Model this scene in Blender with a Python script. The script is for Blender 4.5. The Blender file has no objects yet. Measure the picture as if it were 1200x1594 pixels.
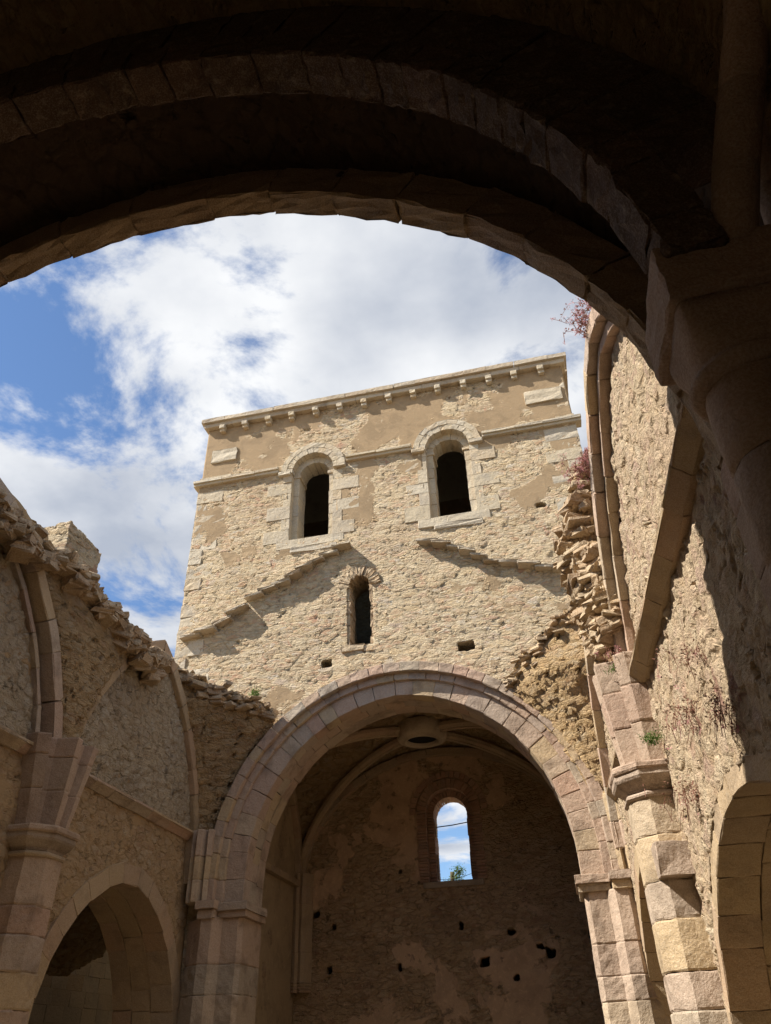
import bpy, bmesh, math, random
import numpy as np
from mathutils import Vector, Matrix

random.seed(7); RNG = np.random.default_rng(11); RIMS = {}
scene = bpy.context.scene
COL = scene.collection

# ------------------------------------------------------------------ camera
G = 1.6                                   # eye height above the ground
yaw, pitch, roll = math.radians(11.854), math.radians(36.22), math.radians(-2.059)
fw = Vector((-math.sin(yaw)*math.cos(pitch), math.cos(yaw)*math.cos(pitch), math.sin(pitch)))
r0 = Vector((math.cos(yaw), math.sin(yaw), 0)); u0 = r0.cross(fw)
rt = math.cos(roll)*r0 + math.sin(roll)*u0
up = -math.sin(roll)*r0 + math.cos(roll)*u0
cam_d = bpy.data.cameras.new("camera"); cam = bpy.data.objects.new("camera", cam_d); COL.objects.link(cam)
M = Matrix.Identity(4)
for i in range(3):
    M[i][0], M[i][1], M[i][2] = rt[i], up[i], -fw[i]
M[2][3] = G
cam.matrix_world = M
cam_d.sensor_fit = 'VERTICAL'; cam_d.sensor_height = 24.0
cam_d.lens = 24.0*1174.4/1594.0
cam_d.clip_start = 0.05; cam_d.clip_end = 3000
scene.camera = cam
scene.render.resolution_x, scene.render.resolution_y = 771, 1024

# ------------------------------------------------------------------ light
SUN = Vector((-0.88, -0.39, 1.0)).normalized()       # towards the sun
elev = math.asin(SUN.z); az = math.atan2(SUN.x, SUN.y)
w = bpy.data.worlds.new("World"); scene.world = w; w.use_nodes = True
nt = w.node_tree; nt.nodes.clear()
def N_(t, typ, **kw):
    n = t.nodes.new(typ)
    for k, v in kw.items():
        setattr(n, k, v)
    return n
wo = N_(nt, 'ShaderNodeOutputWorld'); bg = N_(nt, 'ShaderNodeBackground'); bg.inputs[1].default_value = 0.1
sky = N_(nt, 'ShaderNodeTexSky', sky_type='NISHITA', sun_disc=False, sun_elevation=elev, sun_rotation=az,
         air_density=1.0, dust_density=0.05, ozone_density=3.0)
tc = N_(nt, 'ShaderNodeTexCoord')
sep = N_(nt, 'ShaderNodeSeparateXYZ'); nt.links.new(tc.outputs['Generated'], sep.inputs[0])
def wmath(op, a, b=None, c=None):
    n = N_(nt, 'ShaderNodeMath', operation=op)
    for i, v in enumerate((a, b, c)):
        if v is None: continue
        if isinstance(v, (int, float)): n.inputs[i].default_value = v
        else: nt.links.new(v, n.inputs[i])
    return n.outputs[0]
zc = wmath('MAXIMUM', wmath('ADD', sep.outputs[2], 0.12), 0.05)
cx = wmath('DIVIDE', sep.outputs[0], zc); cy = wmath('DIVIDE', sep.outputs[1], zc)
comb = N_(nt, 'ShaderNodeCombineXYZ'); nt.links.new(cx, comb.inputs[0]); nt.links.new(cy, comb.inputs[1]); comb.inputs[2].default_value = 15.8
n1 = N_(nt, 'ShaderNodeTexNoise'); n1.inputs['Scale'].default_value = 2.6; n1.inputs['Detail'].default_value = 9; n1.inputs['Roughness'].default_value = 0.62; n1.inputs['Distortion'].default_value = 0.35
nt.links.new(comb.outputs[0], n1.inputs['Vector'])
n2 = N_(nt, 'ShaderNodeTexNoise'); n2.inputs['Scale'].default_value = 0.75; n2.inputs['Detail'].default_value = 3
nt.links.new(comb.outputs[0], n2.inputs['Vector'])
dens = wmath('ADD', wmath('MULTIPLY', n1.outputs[0], 0.85), wmath('MULTIPLY', n2.outputs[0], 0.35))
# clouds thin out low over the horizon ahead, where the photo shows clear blue
lowclear = wmath('MULTIPLY', wmath('SUBTRACT', sep.outputs[2], 0.52), 0.27)
dens = wmath('ADD', dens, wmath('MINIMUM', lowclear, 0.06))
mr = N_(nt, 'ShaderNodeMapRange', interpolation_type='SMOOTHSTEP'); nt.links.new(dens, mr.inputs[0])
mr.inputs[1].default_value = 0.525; mr.inputs[2].default_value = 0.64
n3 = N_(nt, 'ShaderNodeTexNoise'); n3.inputs['Scale'].default_value = 3.2; n3.inputs['Detail'].default_value = 6
nt.links.new(comb.outputs[0], n3.inputs['Vector'])
cr = N_(nt, 'ShaderNodeValToRGB'); nt.links.new(n3.outputs[0], cr.inputs[0])
cr.color_ramp.elements[0].position = 0.32; cr.color_ramp.elements[0].color = (2.6, 2.85, 3.35, 1)
cr.color_ramp.elements[1].position = 0.66; cr.color_ramp.elements[1].color = (5.4, 5.45, 5.5, 1)
skb = N_(nt, 'ShaderNodeMix', data_type='RGBA', blend_type='MULTIPLY'); skb.inputs[0].default_value = 1.0
nt.links.new(sky.outputs[0], skb.inputs[6]); skb.inputs[7].default_value = (0.80, 0.86, 0.92, 1)
mx = N_(nt, 'ShaderNodeMix', data_type='RGBA'); nt.links.new(wmath('MULTIPLY', mr.outputs[0], 0.96), mx.inputs[0])
nt.links.new(skb.outputs[2], mx.inputs[6]); nt.links.new(cr.outputs[0], mx.inputs[7])
nt.links.new(mx.outputs[2], bg.inputs[0]); nt.links.new(bg.outputs[0], wo.inputs[0])

sl = bpy.data.lights.new("sun", 'SUN'); sl.energy = 5.0; sl.angle = math.radians(0.5); sl.color = (1.0, 0.93, 0.82)
so = bpy.data.objects.new("sun", sl); COL.objects.link(so)
so.rotation_euler = SUN.to_track_quat('Z', 'Y').to_euler(); so.location = (-20, -15, 40)
vs = scene.view_settings; vs.view_transform = 'Standard'; vs.look = 'None'; vs.gamma = 1; vs.exposure = 0.90
try: vs.use_curve_mapping = False
except Exception: pass

# ------------------------------------------------------------------ materials
class NT:
    def __init__(s, name, rough=0.9):
        s.m = bpy.data.materials.new(name); s.m.use_nodes = True; s.t = s.m.node_tree
        s.t.nodes.clear()
        s.out = s.n('ShaderNodeOutputMaterial'); s.p = s.n('ShaderNodeBsdfPrincipled')
        s.p.inputs['Roughness'].default_value = rough
        s.p.inputs['Specular IOR Level'].default_value = 0.25
        s.l(s.p.outputs[0], s.out.inputs[0])
        s.m.displacement_method = 'BOTH'
    def n(s, typ, **kw): return N_(s.t, typ, **kw)
    def l(s, a, b): s.t.links.new(a, b)
    def put(s, v, sock):
        if isinstance(v, (int, float)): sock.default_value = v
        elif isinstance(v, tuple): sock.default_value = (*v, 1) if len(v) == 3 and sock.type == 'RGBA' else v
        else: s.l(v, sock)
    def math(s, op, *a, clamp=False):
        n = s.n('ShaderNodeMath', operation=op, use_clamp=clamp)
        for i, v in enumerate(a): s.put(v, n.inputs[i])
        return n.outputs[0]
    def mix(s, f, a, b, mode='MIX'):
        n = s.n('ShaderNodeMix', data_type='RGBA', blend_type=mode)
        s.put(f, n.inputs[0]); s.put(a, n.inputs[6]); s.put(b, n.inputs[7]); return n.outputs[2]
    def fmix(s, f, a, b):
        n = s.n('ShaderNodeMix', data_type='FLOAT'); s.put(f, n.inputs[0]); s.put(a, n.inputs[2]); s.put(b, n.inputs[3]); return n.outputs[0]
    def noise(s, vec, scale, detail=4, rough=0.55, dist=0.0):
        n = s.n('ShaderNodeTexNoise'); n.inputs['Scale'].default_value = scale; n.inputs['Detail'].default_value = detail
        n.inputs['Roughness'].default_value = rough; n.inputs['Distortion'].default_value = dist
        s.l(vec, n.inputs['Vector']); return n
    def ramp(s, f, stops, interp='LINEAR'):
        n = s.n('ShaderNodeValToRGB'); s.l(f, n.inputs[0]); n.color_ramp.interpolation = interp
        e = n.color_ramp.elements
        while len(e) < len(stops): e.new(0.5)
        for i, (p, c) in enumerate(stops): e[i].position = p; e[i].color = (*c, 1)
        return n.outputs[0]
    def step(s, f, a, b):
        n = s.n('ShaderNodeMapRange', interpolation_type='SMOOTHSTEP'); s.l(f, n.inputs[0])
        n.inputs[1].default_value = a; n.inputs[2].default_value = b; return n.outputs[0]
    def mapping(s, vec, scale=(1, 1, 1), loc=(0, 0, 0)):
        n = s.n('ShaderNodeMapping'); s.l(vec, n.inputs[0]); n.inputs['Scale'].default_value = scale; n.inputs['Location'].default_value = loc
        return n.outputs[0]
    def disp(s, h, scale, mid=0.5):
        n = s.n('ShaderNodeDisplacement'); s.put(h, n.inputs['Height']); n.inputs['Scale'].default_value = scale; n.inputs['Midlevel'].default_value = mid
        s.l(n.outputs[0], s.out.inputs['Displacement'])

def mat_rubble(name, stones, mortar, scale=(2.6, 2.6, 6.5), disp=0.09, plaster=None, pcol=None, contrast=0.6,
               stain=(0.2, 0.14, 0.09), stain_amt=0.35, pthr=(0.5, 0.56), pz=None, lichen=0.0, joint=(0.0, 0.14), patch=None, fl=2.4):
    T = NT(name, 0.93)
    co = T.n('ShaderNodeTexCoord').outputs['Object']
    wn = T.noise(co, 1.6, 3); wv = T.n('ShaderNodeVectorMath', operation='MULTIPLY_ADD')
    T.l(wn.outputs['Color'], wv.inputs[0]); wv.inputs[1].default_value = (0.34, 0.34, 0.22); T.l(co, wv.inputs[2])
    wn2 = T.noise(co, 7.0, 2); wv2 = T.n('ShaderNodeVectorMath', operation='MULTIPLY_ADD')
    T.l(wn2.outputs['Color'], wv2.inputs[0]); wv2.inputs[1].default_value = (0.10, 0.10, 0.06); T.l(wv.outputs[0], wv2.inputs[2])
    v = T.mapping(wv2.outputs[0], scale)
    vo = T.n('ShaderNodeTexVoronoi'); vo.inputs['Scale'].default_value = 1; vo.inputs['Randomness'].default_value = 0.95; T.l(v, vo.inputs['Vector'])
    ve = T.n('ShaderNodeTexVoronoi', feature='DISTANCE_TO_EDGE'); ve.inputs['Scale'].default_value = 1; ve.inputs['Randomness'].default_value = 0.95; T.l(v, ve.inputs['Vector'])
    sc = T.n('ShaderNodeSeparateColor'); T.l(vo.outputs['Color'], sc.inputs[0])
    # a second, smaller set of stones between the big ones
    vo2 = T.n('ShaderNodeTexVoronoi'); vo2.inputs['Scale'].default_value = 2.3; T.l(v, vo2.inputs['Vector'])
    sc2 = T.n('ShaderNodeSeparateColor'); T.l(vo2.outputs['Color'], sc2.inputs[0])
    fine = T.noise(co, 26.0, 6, 0.68); mid = T.noise(co, 6.0, 6, 0.66, 0.6); big = T.noise(co, 0.55, 4, 0.6); med = T.noise(co, 1.3, 4, 0.6, 0.5)
    flake = T.noise(T.mapping(co, (1, 1, fl)), 3.4, 7, 0.68, 0.35)
    pit = T.step(T.noise(T.mapping(co, (1, 1, fl*0.8)), 5.0, 3, 0.55, 0.4).outputs[0], 0.62, 0.70)
    # mortar is lost in some joints and smeared over others
    gapm = T.step(T.noise(co, 2.7, 4, 0.6).outputs[0], 0.40, 0.60)
    m0 = T.step(ve.outputs['Distance'], joint[0], joint[1])
    m = T.math('MAXIMUM', m0, T.math('MULTIPLY', gapm, 0.85))
    n = len(stones); cs = T.ramp(sc.outputs[0], [((i+0.5)/n, c) for i, c in enumerate(stones)])
    cs2 = T.ramp(sc2.outputs[1], [((i+0.5)/n, c) for i, c in enumerate(stones)])
    cs = T.mix(T.step(sc2.outputs[0], 0.55, 0.6), cs, cs2)
    smear = T.step(med.outputs[0], 0.42, 0.60)
    vis = T.math('MULTIPLY', m0, T.fmix(smear, contrast, contrast*0.4))
    c = T.mix(vis, mortar, cs)
    crev = T.math('MULTIPLY', T.math('SUBTRACT', 1.0, m), 0.8)
    c = T.mix(crev, c, tuple(x*0.55 for x in mortar))
    c = T.mix(T.math('MULTIPLY', T.step(mid.outputs[0], 0.48, 0.64), 0.35), c, tuple(min(1, x*1.28) for x in mortar))
    c = T.mix(T.math('MULTIPLY', T.step(flake.outputs[0], 0.50, 0.36), 0.45), c, tuple(x*k for x, k in zip(mortar, (0.72, 0.62, 0.52))))
    c = T.mix(T.math('MULTIPLY', T.step(big.outputs[0], 0.5, 0.72), stain_amt), c, stain)
    if patch: c = T.mix(T.math('MULTIPLY', T.step(T.noise(T.mapping(co, (1, 1, 0.7)), 1.9, 4, 0.6, 0.6).outputs[0], 0.62, 0.69), 0.75), c, patch)
    h = T.math('ADD', T.math('MULTIPLY', m, T.fmix(sc.outputs[1], 0.06, 0.34)), T.math('MULTIPLY', mid.outputs[0], 0.55))
    h = T.math('ADD', h, T.math('MULTIPLY', flake.outputs[0], 0.85)); h = T.math('ADD', h, T.math('MULTIPLY', fine.outputs[0], 0.20))
    h = T.math('ADD', h, T.math('MULTIPLY', med.outputs[0], 0.30))
    h = T.math('SUBTRACT', h, T.math('MULTIPLY', pit, 0.6))
    h = T.math('SUBTRACT', h, 0.10)
    if plaster is not None:
        f = T.noise(co, 0.42, 6, 0.62, 0.4).outputs[0]
        if pz is not None:
            sp = T.n('ShaderNodeSeparateXYZ'); T.l(co, sp.inputs[0])
            g = T.n('ShaderNodeMapRange'); T.l(sp.outputs[2], g.inputs[0])
            g.inputs[1].default_value = pz[0]; g.inputs[2].default_value = pz[1]; g.inputs[3].default_value = pz[2]; g.inputs[4].default_value = pz[3]
            f = T.math('ADD', f, g.outputs[0])
        pm = T.step(f, *pthr)
        pc = T.mix(T.math('MULTIPLY', T.step(fine.outputs[0], 0.5, 0.75), 0.35), plaster, pcol or tuple(x*1.3 for x in plaster))
        pc = T.mix(T.math('MULTIPLY', T.step(med.outputs[0], 0.45, 0.62), 0.55), pc, tuple(x*0.68 for x in plaster))
        pc = T.mix(T.math('MULTIPLY', T.step(mid.outputs[0], 0.52, 0.66), 0.4), pc, tuple(x*1.35 for x in plaster))
        c = T.mix(pm, c, pc)
        hp = T.math('ADD', T.math('ADD', 0.95, T.math('MULTIPLY', mid.outputs[0], 0.10)), T.math('MULTIPLY', fine.outputs[0], 0.10)); h = T.fmix(pm, h, hp)
    if lichen:
        c = T.mix(T.math('MULTIPLY', T.step(T.noise(co, 2.6, 7, 0.7).outputs[0], 0.58, 0.66), lichen), c, (0.035, 0.028, 0.024))
    c = T.mix(T.math('MULTIPLY', T.step(fine.outputs[0], 0.35, 0.7), 0.22), c, tuple(x*0.5 for x in mortar))
    T.l(c, T.p.inputs['Base Color'])
    T.disp(h, disp, 1.2)
    return T.m

def mat_stone(name, cols, disp=0.012, grain=60.0, speck=0.35, stain=0.3, stainc=(0.12, 0.085, 0.06)):
    """cut stone: one tint per block (face attribute), speckled grain, weathered pits"""
    T = NT(name, 0.88)
    co = T.n('ShaderNodeTexCoord').outputs['Object']
    at = T.n('ShaderNodeAttribute', attribute_name='tint').outputs['Fac']
    n = len(cols); c = T.ramp(at, [((i+0.5)/n, k) for i, k in enumerate(cols)])
    g = T.noise(co, grain, 3, 0.7); b = T.noise(co, 1.7, 5, 0.6); md = T.noise(co, 9, 5, 0.65)
    c = T.mix(T.math('MULTIPLY', T.step(g.outputs[0], 0.45, 0.62), speck), c, (0.55, 0.48, 0.40))
    c = T.mix(T.math('MULTIPLY', T.step(g.outputs[0], 0.5, 0.3), speck), c, (0.10, 0.075, 0.06))
    c = T.mix(T.math('MULTIPLY', T.step(b.outputs[0], 0.48, 0.68), stain), c, stainc)
    c = T.mix(T.math('MULTIPLY', T.step(md.outputs[0], 0.52, 0.72), 0.3), c, (0.36, 0.30, 0.22))
    T.l(c, T.p.inputs['Base Color'])
    h = T.math('ADD', T.math('MULTIPLY', md.outputs[0], 1.0), T.math('MULTIPLY', g.outputs[0], 0.22))
    h = T.math('ADD', h, T.math('MULTIPLY', b.outputs[0], 0.8))
    T.disp(h, disp*2, 1.0)
    T.m.displacement_method = 'BUMP' if disp < 0.006 else 'BOTH'
    return T.m

def mat_plain(name, col, rough=0.8, var=0.3, scale=6.0, metal=0.0, bump=0.01):
    T = NT(name, rough); co = T.n('ShaderNodeTexCoord').outputs['Object']
    nn = T.noise(co, scale, 5, 0.6)
    c = T.mix(T.math('MULTIPLY', nn.outputs[0], var), col, tuple(x*0.4 for x in col)); T.l(c, T.p.inputs['Base Color'])
    T.p.inputs['Metallic'].default_value = metal
    T.disp(nn.outputs[0], bump); T.m.displacement_method = 'BUMP'
    return T.m

def mat_leaf(name, c1, c2):
    T = NT(name, 0.6); at = T.n('ShaderNodeAttribute', attribute_name='tint').outputs['Fac']
    c = T.mix(at, c1, c2); T.l(c, T.p.inputs['Base Color']); T.m.displacement_method = 'BUMP'
    tr = T.n('ShaderNodeBsdfTranslucent'); T.l(c, tr.inputs[0]); ad = T.n('ShaderNodeMixShader'); ad.inputs[0].default_value = 0.3
    T.l(T.p.outputs[0], ad.inputs[1]); T.l(tr.outputs[0], ad.inputs[2]); T.l(ad.outputs[0], T.out.inputs[0])
    return T.m

MT = {}
MT['tower'] = mat_rubble('tower_rubble', [(0.44, 0.33, 0.20), (0.54, 0.43, 0.28), (0.40, 0.245, 0.16), (0.46, 0.41, 0.34), (0.36, 0.27, 0.18), (0.56, 0.48, 0.35), (0.43, 0.29, 0.19)],
                         (0.50, 0.41, 0.28), scale=(2.2, 2.2, 6.0), disp=0.13, plaster=(0.33, 0.235, 0.14), pcol=(0.42, 0.32, 0.2), contrast=1.0,
                         stain=(0.31, 0.225, 0.15), stain_amt=0.45, patch=(0.40, 0.23, 0.155), fl=3.0, pz=(15.0, 18.6, -0.09, 0.035), pthr=(0.50, 0.525))
MT['right'] = mat_rubble('right_rubble', [(0.45, 0.37, 0.26), (0.40, 0.27, 0.20), (0.52, 0.44, 0.32), (0.33, 0.22, 0.18), (0.47, 0.38, 0.26)],
                         (0.47, 0.365, 0.245), scale=(2.7, 2.7, 3.6), disp=0.18, contrast=0.8, stain=(0.36, 0.25, 0.19), stain_amt=0.3, patch=(0.20, 0.10, 0.075), fl=1.1)
MT['left'] = mat_rubble('left_rubble', [(0.36, 0.27, 0.17), (0.42, 0.33, 0.22), (0.30, 0.19, 0.13), (0.40, 0.34, 0.26)],
                        (0.42, 0.295, 0.165), scale=(3.0, 3.0, 5.5), disp=0.09, contrast=0.6, plaster=(0.38, 0.265, 0.145), pthr=(0.52, 0.58), lichen=0.5)
MT['lunette'] = mat_rubble('lunette_rubble', [(0.46, 0.40, 0.31), (0.40, 0.33, 0.25), (0.50, 0.45, 0.37)],
                        (0.46, 0.37, 0.25), scale=(3.6, 3.6, 4.4), disp=0.17, contrast=0.8, lichen=0.55)
MT['web'] = mat_rubble('vault_web_rubble', [(0.42, 0.31, 0.18), (0.48, 0.36, 0.22), (0.34, 0.22, 0.13), (0.44, 0.36, 0.25)],
                       (0.44, 0.31, 0.165), scale=(2.0, 2.0, 6.0), disp=0.21, contrast=0.95, stain_amt=0.45)
MT['broken'] = mat_rubble('broken_masonry', [(0.40, 0.27, 0.14), (0.46, 0.33, 0.19), (0.30, 0.18, 0.10), (0.42, 0.32, 0.2)],
                       (0.40, 0.28, 0.16), scale=(2.7, 2.7, 4.6), disp=0.34, contrast=0.9, joint=(0.0, 0.3))
MT['nearweb'] = mat_rubble('near_vault_rubble', [(0.40, 0.29, 0.15), (0.46, 0.34, 0.19), (0.30, 0.19, 0.10)],
                       (0.40, 0.29, 0.155), scale=(5.5, 2.0, 5.5), disp=0.14, contrast=0.8)
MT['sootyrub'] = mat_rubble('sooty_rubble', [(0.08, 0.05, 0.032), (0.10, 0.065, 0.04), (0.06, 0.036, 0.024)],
                       (0.08, 0.052, 0.032), scale=(3.2, 2.6, 5.5), disp=0.10, contrast=0.8)  # near-bay rubble darkened in its colour to stand for shade under the arch
MT['nearwall'] = mat_rubble('near_wall_rubble', [(0.40, 0.33, 0.24), (0.34, 0.25, 0.18), (0.44, 0.38, 0.30)],
                       (0.38, 0.31, 0.22), scale=(3.2, 2.6, 5.5), disp=0.10, contrast=0.8)
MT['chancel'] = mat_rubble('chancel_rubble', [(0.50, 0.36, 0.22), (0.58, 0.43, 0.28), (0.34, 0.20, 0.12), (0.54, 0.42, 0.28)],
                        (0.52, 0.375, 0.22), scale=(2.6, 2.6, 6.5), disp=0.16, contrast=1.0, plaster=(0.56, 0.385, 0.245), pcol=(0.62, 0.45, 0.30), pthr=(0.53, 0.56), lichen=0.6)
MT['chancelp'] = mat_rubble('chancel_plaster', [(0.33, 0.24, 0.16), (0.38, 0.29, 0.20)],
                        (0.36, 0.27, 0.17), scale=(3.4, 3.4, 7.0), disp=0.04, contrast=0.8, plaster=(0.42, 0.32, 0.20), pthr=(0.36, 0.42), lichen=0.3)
MT['granite'] = mat_stone('pink_granite', [(0.42, 0.295, 0.215), (0.44, 0.325, 0.24), (0.37, 0.29, 0.23), (0.47, 0.37, 0.26), (0.43, 0.275, 0.195), (0.38, 0.32, 0.255), (0.46, 0.34, 0.20)], stain=0.45, disp=0.016)
MT['granite_d'] = mat_stone('near_granite', [(0.37, 0.25, 0.19), (0.34, 0.25, 0.195), (0.40, 0.275, 0.205)], grain=60, speck=0.3)
MT['sooty'] = mat_stone('sooty_granite', [(0.085, 0.05, 0.031), (0.075, 0.047, 0.03), (0.10, 0.058, 0.037)], grain=60, speck=0.15, stain=0.5, stainc=(0.05, 0.03, 0.02))  # arch-ring granite with the overhead shade put into its colour
MT['band'] = mat_stone('arch_band', [(0.30, 0.205, 0.115), (0.34, 0.24, 0.14), (0.27, 0.18, 0.11)])
MT['arcade'] = mat_stone('arcade_ashlar', [(0.38, 0.275, 0.155), (0.41, 0.30, 0.18), (0.35, 0.255, 0.16), (0.40, 0.265, 0.16)])
MT['red'] = mat_stone('red_granite', [(0.42, 0.29, 0.215), (0.44, 0.32, 0.235), (0.42, 0.31, 0.23)])
MT['pale'] = mat_stone('pale_limestone', [(0.46, 0.385, 0.27), (0.49, 0.42, 0.31), (0.43, 0.375, 0.29), (0.46, 0.36, 0.235), (0.50, 0.44, 0.34)], disp=0.014, grain=30, speck=0.32, stain=0.45, stainc=(0.32, 0.29, 0.25))
MT['frag'] = mat_stone('broken_stone', [(0.42, 0.31, 0.19), (0.47, 0.36, 0.23), (0.36, 0.25, 0.15), (0.44, 0.31, 0.18)], disp=0.02, stain=0.4, grain=30)
MT['slab'] = mat_stone('weathered_slab', [(0.42, 0.36, 0.28), (0.48, 0.41, 0.31), (0.38, 0.30, 0.21)], disp=0.02, stain=0.35)
MT['brick'] = mat_stone('thin_brick', [(0.38, 0.20, 0.12), (0.42, 0.25, 0.155), (0.32, 0.19, 0.12)], disp=0.004)
MT['iron'] = mat_plain('rusted_iron', (0.05, 0.035, 0.03), 0.7, 0.4, 20)
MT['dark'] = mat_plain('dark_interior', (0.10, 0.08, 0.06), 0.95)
MT['ground'] = mat_plain('gravelly_earth', (0.36, 0.27, 0.165), 0.95, 0.5, 3.0)
MT['leaf'] = mat_leaf('green_leaf', (0.05, 0.10, 0.02), (0.14, 0.22, 0.05))
MT['pinkfl'] = mat_leaf('pink_flower', (0.45, 0.17, 0.19), (0.62, 0.36, 0.36))
MT['dryred'] = mat_leaf('dry_red_stem', (0.17, 0.085, 0.06), (0.30, 0.15, 0.11))
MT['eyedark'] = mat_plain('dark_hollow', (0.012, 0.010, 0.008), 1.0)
MT['ring'] = mat_stone('keystone', [(0.50, 0.40, 0.28)])
MT['bark'] = mat_plain('bark', (0.10, 0.075, 0.05), 0.9)

# ------------------------------------------------------------------ objects
def thing(name, label, cat, loc, group=None):
    o = bpy.data.objects.new(name, None); COL.objects.link(o); o.location = loc
    o.empty_display_size = 0.3
    o['label'] = label; o['category'] = cat
    if group: o['group'] = group
    return o
def root_of(o):
    v = Vector((0, 0, 0))
    while o is not None: v += o.location; o = o.parent
    return v
def mk(name, V, F, mat, parent, tint=None, smooth=False, recalc=False, label=None):
    V = np.asarray(V, float).reshape(-1, 3)
    if parent is not None: V = V - np.array(root_of(parent))
    me = bpy.data.meshes.new(name); me.from_pydata(V.tolist(), [], F if isinstance(F, list) else F.tolist())
    if recalc:
        bm = bmesh.new(); bm.from_mesh(me); bmesh.ops.recalc_face_normals(bm, faces=bm.faces); bm.to_mesh(me); bm.free()
    if tint is not None:
        a = me.attributes.new('tint', 'FLOAT', 'FACE'); a.data.foreach_set('value', np.asarray(tint, dtype=np.float32))
    me.polygons.foreach_set('use_smooth', [bool(smooth)]*len(me.polygons))
    me.update(); me.materials.append(mat)
    o = bpy.data.objects.new(name, me); COL.objects.link(o)
    if parent is not None: o.parent = parent
    if label: o['label'] = label
    return o
def top(name, V, F, mat, label=None, cat=None, kind=None, group=None, **kw):
    V = np.asarray(V, float).reshape(-1, 3)
    o = mk(name, V, F, mat, None, **kw)
    if label: o['label'] = label
    if cat: o['category'] = cat
    if kind: o['kind'] = kind
    if group: o['group'] = group
    return o

# a frame: wall plane origin O, along U, up Z, outward (towards the viewer) N
class Frame:
    def __init__(s, O, U, N):
        s.O = np.array([O[0], O[1], G], float); s.U = np.array([*U, 0.]) / np.linalg.norm(U); s.N = np.array([*N, 0.]) / np.linalg.norm(N)
    def p(s, u, z, d=0.0):
        u, z, d = np.broadcast_arrays(np.asarray(u, float), np.asarray(z, float), np.asarray(d, float))
        P = s.O + u[..., None]*s.U + d[..., None]*s.N
        P[..., 2] += z
        return P
FRONT = Frame((0, 20), (1, 0), (0, -1))
LEFT = Frame((-9.75, 0), (0, 1), (1, 0))
RK = math.hypot(1, .0525)
RIGHT = Frame((2.3, 0), (-.0525, 1), (-1, -.0525))      # u = Y * RK
BACK = Frame((0, 27), (1, 0), (0, -1))
CLEFT = Frame((-9.2, 0), (0, 1), (1, 0))
CRIGHT = Frame((1.0, 0), (0, 1), (-1, 0))
NEARF = Frame((0, 5.0), (1, 0), (0, -1))

# --- arches
def arch_h(x, w, h):
    """height of the arch above its springing at horizontal distance x from the axis (half span w, rise h)"""
    x = np.clip(np.abs(x), 0, w)
    if h >= w:
        r = (w*w+h*h)/(2*w); return np.sqrt(np.maximum(r*r-(x+r-w)**2, 0))
    return h*np.sqrt(np.maximum(1-(x/w)**2, 0))
def arch_x(z, w, h):
    z = np.clip(z, 0, h)
    if h >= w:
        r = (w*w+h*h)/(2*w); return np.sqrt(np.maximum(r*r-z*z, 0))-(r-w)
    return w*np.sqrt(np.maximum(1-(z/h)**2, 0))
def arch_sdf(u, z, cx, cz, w, h, zb):
    """positive outside the opening"""
    x = np.abs(u-cx); zz = z-cz
    if h >= w:
        r = (w*w+h*h)/(2*w); a = np.sqrt((x+r-w)**2+np.maximum(zz, 0)**2)-r
    else:
        a = (np.sqrt((x/w)**2+(np.maximum(zz, 0)/h)**2)-1)*min(w, h)
    a = np.where(zz < 0, x-w, a)
    return np.maximum(a, zb-z)
def box_sdf(u, z, u0, u1, z0, z1):
    return np.maximum(np.maximum(u0-u, u-u1), np.maximum(z0-z, z-z1))
def arch_poly(cx, cz, w, h, zb=None, n=160):
    """polyline left foot -> apex -> right foot, with outward normals"""
    th = np.linspace(0, 1, n)
    if h >= w:
        r = (w*w+h*h)/(2*w); a = math.atan2(h, r-w) if r > w else math.pi/2
        ang = th*a
        xr = -(r-w)+r*np.cos(ang); zr = r*np.sin(ang); nx = np.cos(ang); nz = np.sin(ang)
    else:
        ang = th*math.pi/2; xr = w*np.cos(ang); zr = h*np.sin(ang); nx = np.cos(ang)/w; nz = np.sin(ang)/h
        L = np.hypot(nx, nz); nx /= L; nz /= L
    P = np.concatenate([np.stack([cx-xr, cz+zr], 1), np.stack([cx+xr, cz+zr], 1)[::-1][1:]])
    Nn = np.concatenate([np.stack([-nx, nz], 1), np.stack([nx, nz], 1)[::-1][1:]])
    if abs(Nn[n-1][0]) > 0: Nn[n-1] = (0, 1)
    if zb is not None and zb < cz:
        P = np.concatenate([[[cx-w, zb]], P, [[cx+w, zb]]]); Nn = np.concatenate([[[-1, 0]], Nn, [[1, 0]]])
    return P, Nn

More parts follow.
